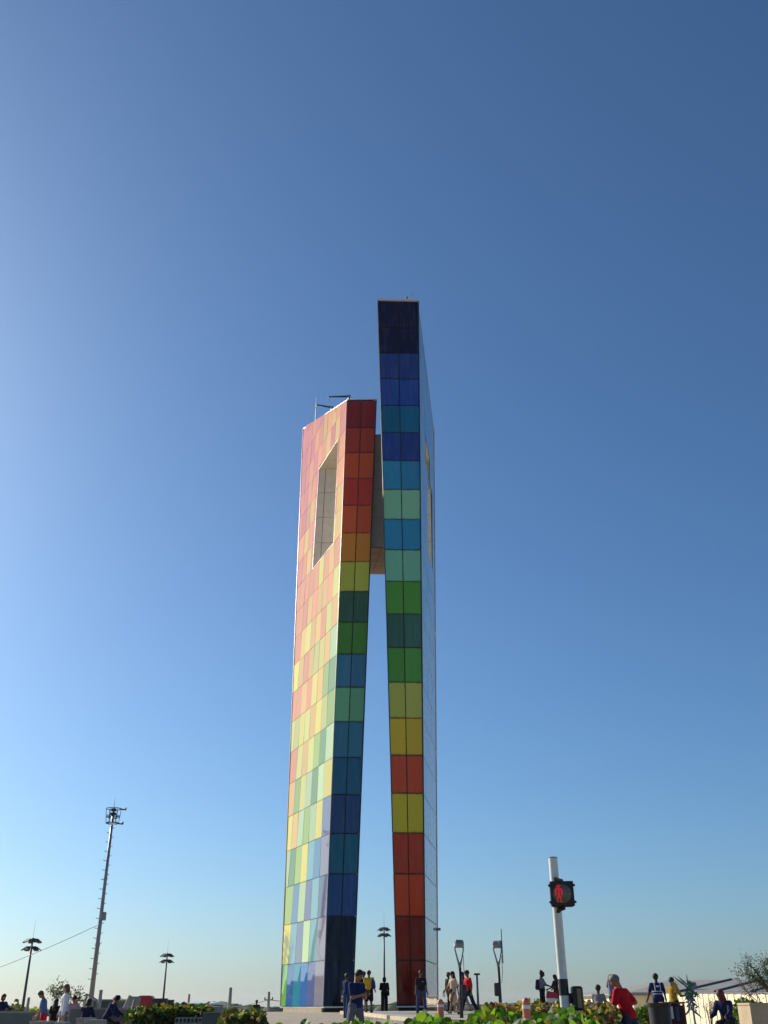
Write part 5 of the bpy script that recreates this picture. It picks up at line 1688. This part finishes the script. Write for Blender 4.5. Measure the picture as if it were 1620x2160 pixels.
p = Person('seated person in grey of whom head and shoulders show above the brown hedge', 1263, 36, 1.66, 150, 'dark', legL=(84, 84), legR=(84, 84), lean=8, armL=(30, 8, 40, 0), armR=(30, 8, 40, 0), res=.02)
p.top((120, 122, 128), 'short'); p.bottom((40, 42, 54)); p.shoes((20, 20, 20)); p.hair()
xs_, ys_, zs_ = p.e.location
seat_h = (p.pel[2] - .13) * p.e.scale[0]
o = MB().box((0, .08, seat_h / 2), (.6, .5, seat_h), 0, .03).build('seat_block', CONCRETE, loc=(xs_, ys_, zs_)); o.rotation_euler = p.e.rotation_euler
tag(o, 'concrete seat under the seated person in grey', 'seat')

p = Person('person in grey blue shirt with long dark hair left of the red shirt', 1293, 38, 1.60, 70, 'brown', nod=12, armL=(6, 6, 10, 0), armR=(6, 6, 10, 0), res=.02)
p.top((104, 112, 136), 'short'); p.bottom((40, 40, 50)); p.shoes((20, 20, 20)); p.hair((20, 16, 15), 'long')

p = Person('man in red polo with cropped grey hair bending by the black tub', 1324, 22, 1.69, -128, 'tan', lean=14, nod=16, turn=8, armL=(10, 12, 20, 0), armR=(-26, 40, 84, 74), legL=(8, 6), legR=(-8, 5), res=.0145, wide=1.12)
p.top((190, 20, 34), 'short', .86, .026); p.bottom((54, 62, 80)); p.shoes((24, 24, 26)); p.hair((112, 106, 100)); p.eyes()

p = Person('man in blue work vest with white reflective bands, back to us', 1391, 36, 1.70, 176, 'dark', lean=6, armL=(26, 16, 14, 4), armR=(26, 16, 14, 4), res=.016)
p.top((26, 34, 78), 'short', .9); v_ = p.vest((30, 44, 96)); p.bottom((30, 32, 46)); p.shoes((20, 20, 20)); p.hair()
REFL = mat('reflective_band', srgb(206, 210, 206), rough=.35, var=.05)
for zz in (1.10, 1.18):
    ring = []
    for a in np.linspace(0, 2 * math.pi, 25):
        ring.append(p.T((.163 * math.cos(a), .134 * math.sin(a), zz)))
    MB().tube(ring, .013, 5).build('reflective_band', REFL, v_)
for sx in (-1, 1):
    MB().tube([p.T((sx * .085, .128, 1.19)), p.T((sx * .095, .142, 1.30)), p.T((sx * .1, .10, 1.44))], .012, 5).build('reflective_band', REFL, v_)
MB().box(tuple(p.T((0, .150, 1.335))), (.12, .012, .05), 0, .004).build('back_print', REFL, v_)

p = Person('person in yellow shirt and dark trousers holding a yellow fan kite', 1423, 37, 1.68, 128, 'dark', armL=(40, 10, 60, 0), armR=(30, 10, 60, 0), legL=(-8, 6), legR=(10, 4), res=.018)
p.top((176, 142, 40), 'short'); p.bottom((24, 26, 34)); p.shoes((16, 16, 18)); p.hair()
D = 36.6
kb = np.array([gx(1428, D), D, zat(1428, 2092, D)])
e = empty('fan_kite', kb, 'translucent orange yellow fan kite raised beside the person in yellow', 'kite')
o0 = kb
KITE = mat('kite_film', srgb(214, 150, 40), rough=.35, var=.15, scale=6, spec=.5)
tips = [(1421, 2072), (1427, 2070), (1434, 2072), (1440, 2077)]
tp = [np.array([gx(a, D), D + .1 * i, zat(a, b, D)]) - o0 for i, (a, b) in enumerate(tips)]
for i in range(3):
    mid = (tp[i] + tp[i + 1]) / 2 + np.array([0, -.05, 0]); b0 = np.array([0, 0, 0.0])
    t_ = np.array([0, .012, 0])
    MB().raw([b0, tp[i], mid, tp[i + 1], b0 + t_, tp[i] + t_, mid + t_, tp[i + 1] + t_], [(0, 2, 1), (0, 3, 2), (4, 5, 6), (4, 6, 7), (0, 1, 5, 4), (1, 2, 6, 5), (2, 3, 7, 6), (3, 0, 4, 7)]).build('gore', KITE, e)
for t2 in tp:
    MB().tube([(0, 0, -.1), t2 * 1.02], .01, 5).build('spar', DARK_METAL, e)

# table with goods before them
D = 30; x = gx(1418, D); z0 = gz(x, D); hc = zat(1418, 2113, D) - z0
e = empty('stall_table', (x, D, z0), 'small reddish brown stall table right of the black tub', 'table')
WOODM = mat('red_wood', srgb(112, 46, 34), rough=.6, var=.25, scale=5)
MB().box((0, 0, hc - .03), (.62, .5, .05), 0, .01).build('tabletop', WOODM, e)
for sx in (-1, 1):
    for sy in (-1, 1):
        MB().box((sx * .26, sy * .2, (hc - .06) / 2), (.06, .06, hc - .06), 0, .008).build('leg', WOODM, e)
MB().box((0, -.215, hc * .62), (.5, .02, .5), 0, .004).build('front_cloth', cloth('brown_cloth', (86, 44, 34)), e)
o = MB().box((-.12, -.24, hc * .7), (.13, .02, .3), 0, .005).build('hanging_cloth', WHITE_PAINT, loc=(x, D, z0)); tag(o, 'white cloth strip hanging on the stall table', 'cloth')
o = MB().box((.06, -.24, hc * .66), (.09, .02, .34), 0, .005).build('hanging_cloth', cloth('blue_cloth', (60, 84, 120)), loc=(x, D, z0)); tag(o, 'blue cloth strip hanging on the stall table', 'cloth')

# spiky blue green pinwheel stand
D = 32; x = gx(1461, D); z0 = gz(x, D)
e = empty('pinwheel_stand', (x, D, z0), 'tall stand of spiky blue and green foil streamers', 'stand')
o0 = np.array(e.location)
MB().tube([(0, 0, 0), (0, 0, zat(1459, 2068, D) - z0)], [.03, .02], 6).build('pole', GALV, e)
for a in range(3):
    an = a * 2.1
    MB().tube([(0, 0, .35), (.45 * math.cos(an), .45 * math.sin(an), 0)], .018, 5).build('foot', GALV, e)
FOILS = [mat('foil_%d' % i, srgb(*c), rough=.3, var=.3, scale=12, metal=.35) for i, c in enumerate(((62, 92, 108), (64, 116, 98), (86, 106, 130), (96, 124, 88), (52, 64, 88)))]
spikes = [((1458, 2090), (1458, 2054)), ((1453, 2080), (1426, 2058)), ((1454, 2076), (1441, 2058)), ((1460, 2086), (1479, 2108)), ((1457, 2092), (1448, 2112)), ((1462, 2080), (1472, 2072)),
          ((1452, 2100), (1451, 2122)), ((1461, 2100), (1468, 2118)), ((1459, 2112), (1474, 2126)), ((1456, 2120), (1450, 2140)), ((1460, 2130), (1478, 2150)), ((1456, 2128), (1438, 2148)), ((1464, 2092), (1482, 2100)), ((1461, 2070), (1466, 2082))]
for i, (a, b) in enumerate(spikes):
    dd_ = random.uniform(-.2, .2)
    pa = np.array([gx(a[0], D), D, zat(*a, D)]) - o0; pb = np.array([gx(b[0], D), D + dd_, zat(*b, D)]) - o0
    MB().tube([pa, pa * .65 + pb * .35, pb], [.02, .03, .004], 4).build('spike', FOILS[i % 5], e)
for i in range(16):
    zz = zat(1459, random.uniform(2075, 2128), D) - z0; an = random.uniform(0, 6.3); r_ = random.uniform(.04, .13)
    c = np.array([r_ * math.cos(an), r_ * math.sin(an), zz])
    mb = MB()
    for k in range(5):
        b = k * 1.257
        q = [c, c + np.array([.10 * math.cos(b), -.03, .10 * math.sin(b)]), c + np.array([.11 * math.cos(b + .5), .0, .11 * math.sin(b + .5)]), c + np.array([.05 * math.cos(b + .8), -.02, .05 * math.sin(b + .8)])]
        t_ = np.array([0, .006, 0])
        mb.hexa(q, [v + t_ for v in q])
    mb.build('pinwheel', FOILS[random.randrange(5)], e)

p = Person('seated person with red headscarf and blue jacket left of the big concrete block', 1531, 27, 1.62, -40, 'dark', lean=18, nod=18, legL=(82, 80), legR=(86, 84), armL=(34, 8, 40, 10), armR=(34, 8, 40, 10), res=.016)
p.top((32, 38, 72), 'long', .92, .03); p.bottom((36, 34, 44)); p.shoes((110, 50, 46)); p.hair((92, 32, 30), 'hood')
seat_h = (p.pel[2] - .13) * p.e.scale[0]
o = MB().box((0, .1, seat_h / 2), (.7, .55, seat_h), 0, .03).build('seat_block', CONCRETE_DARK, loc=p.e.location); o.rotation_euler = p.e.rotation_euler
tag(o, 'dark stone seat under the person with the red headscarf', 'seat')

# ---- left side
p = Person('person in navy hoodie holding a camera at the left photo edge', 4, 43, 1.64, 62, 'tan', nod=8, armL=(34, 8, 60, 20), armR=(30, 8, 64, 20), legL=(4, 4), legR=(-4, 4))
p.top((30, 38, 68), 'long', .92, .028); p.bottom((82, 104, 138)); p.shoes((60, 60, 64)); p.hair((60, 44, 34), 'bob')
h_ = (p.palms[0][1] + p.palms[1][1]) / 2
carried(p, 'camera', MB().box((h_[0], h_[1] - .03, h_[2] + .02), (.14, .07, .10), 0, .01).tube([(h_[0], h_[1] - .05, h_[2] + .02), (h_[0], h_[1] - .15, h_[2] + .02)], .035, 10), BLACK_PLASTIC, 'black camera held by the person at the left photo edge', 'camera')
p = Person('man in blue shirt and red shorts looking down at far left', 95, 37, 1.70, -72, 'tan', lean=10, nod=34, armL=(10, 6, 14, 0), armR=(14, 6, 16, 0), legL=(4, 4), legR=(-4, 4))
p.top((74, 108, 150), 'short', .88, .026); p.bottom((186, 24, 40), 'shorts'); p.shoes((60, 60, 60)); p.hair((44, 34, 28))
p = Person('short long haired person in black between red shorts and white blouse', 117, 39, 1.44, 170, 'tan', nod=8, legL=(2, 3), legR=(-2, 3), res=.02)
p.top((22, 20, 24), 'short', .9); p.bottom((24, 20, 26), 'long_skirt'); p.shoes((20, 20, 20)); p.hair((18, 14, 14), 'long')
p = Person('woman in loose white blouse and long grey skirt at left', 136, 36, 1.76, -66, 'light', nod=4, armL=(2, 5, 8, 0), armR=(6, 5, 14, 0), legL=(3, 3), legR=(-3, 3))
p.top((214, 216, 222), 'long', .95, .034); p.bottom((112, 116, 128), 'long_skirt'); p.shoes((70, 66, 64)); p.hair((88, 66, 48), 'bob')
p = Person('person with dark red cap and pink top sitting beyond the rounded wall', 156, 45, 1.62, 10, 'tan', legL=(84, 84), legR=(84, 84), nod=10, armL=(30, 12, 50, 20), armR=(30, 12, 50, 20), z=gz(gx(156, 45), 45) + .30, res=.02)
p.top((214, 150, 146), 'short'); p.bottom((120, 90, 80)); p.shoes((60, 60, 60)); p.hair(); p.cap((74, 26, 30))
seat_h = (p.pel[2] - .13) * p.e.scale[0] + .30
o = MB().box((0, .1, seat_h / 2 - .02), (.9, .8, seat_h), 0, .03).build('seat_block', CONCRETE, loc=(p.e.location[0], p.e.location[1], gz(gx(156, 45), 45))); tag(o, 'concrete seat under the person with the dark red cap', 'seat')
p = Person('person in navy hoodie and jeans sitting with back to us below the caged mast', 181, 36, 1.60, 168, 'tan', legL=(82, 78), legR=(84, 80), lean=14, nod=10, armL=(26, 10, 40, 10), armR=(26, 10, 40, 10), res=.018)
p.top((30, 36, 60), 'long', .94, .03); p.bottom((86, 112, 150)); p.shoes((60, 60, 60)); p.hair((30, 22, 20), 'bob')
seat_h = (p.pel[2] - .13) * p.e.scale[0]
o = MB().box((0, .02, seat_h / 2 - .02), (1.0, .8, seat_h), 0, .03).build('seat_block', CONCRETE, loc=p.e.location); tag(o, 'concrete seat under the person in navy hoodie and jeans', 'seat')
p = Person('person in blue jacket and dark hat sitting hunched left of the grey pillar', 227, 37, 1.60, 84, 'tan', lean=26, nod=8, armL=(34, 8, 30, 0), armR=(30, 8, 34, 0), legL=(74, 76), legR=(78, 78))
p.top((34, 44, 82), 'long', .92, .028); p.bottom((38, 40, 60)); p.shoes((30, 30, 30)); p.hair((24, 20, 18))
MB().lathe([(.19, -.012), (.20, 0), (.11, .012), (.10, .08), (.06, .11), (.01, .115)], 16, tuple(p.H((0, .0, 1.69)))).build('hat', cloth('hat_navy', (26, 28, 44)), p.e, smooth=True)
seat_h = (p.pel[2] - .13) * p.e.scale[0]
o = MB().box((0, .08, seat_h / 2 - .02), (.6, .5, seat_h), 0, .03).build('seat_block', CONCRETE_DARK, loc=p.e.location); o.rotation_euler = p.e.rotation_euler; tag(o, 'stone seat under the hunched person in blue jacket and hat', 'seat')
p = Person('small person in purple facing the blue jacket, left of the grey pillar', 242, 38.5, 1.24, -84, 'tan', nod=6, legL=(2, 3), legR=(-2, 3), res=.02)
p.top((74, 62, 104), 'short'); p.bottom((90, 84, 100)); p.shoes((200, 200, 200)); p.hair((30, 24, 22), 'bob')
p = Person('lone dark silhouetted man beyond the ramp, left of the tower', 541, 74, 1.72, 20, 'dark', armL=(30, 8, 80, 40), armR=(8, 8, 20, 0), res=.022)
p.top((26, 26, 36), 'short'); p.bottom((26, 26, 32)); p.shoes((20, 20, 20)); p.hair()

# ================================================================== AIR
def haze():
    z0, z1 = -6.2, 56.0
    m = bpy.data.materials.new('haze_air'); m.use_nodes = True
    nt = m.node_tree; nt.nodes.clear()
    out = nt.nodes.new('ShaderNodeOutputMaterial'); v = nt.nodes.new('ShaderNodeVolumePrincipled')
    v.inputs['Color'].default_value = (0.86, 0.90, 0.95, 1)
    v.inputs['Density'].default_value = 0.00008
    v.inputs['Anisotropy'].default_value = 0.3
    nt.links.new(v.outputs[0], out.inputs['Volume'])
    o = MB().box((0, 0, (z0 + z1) / 2), (12200, 12200, z1 - z0)).build('haze', m)
    tag(o, 'thin pale haze lying over the plain', 'haze', kind='stuff')
haze()
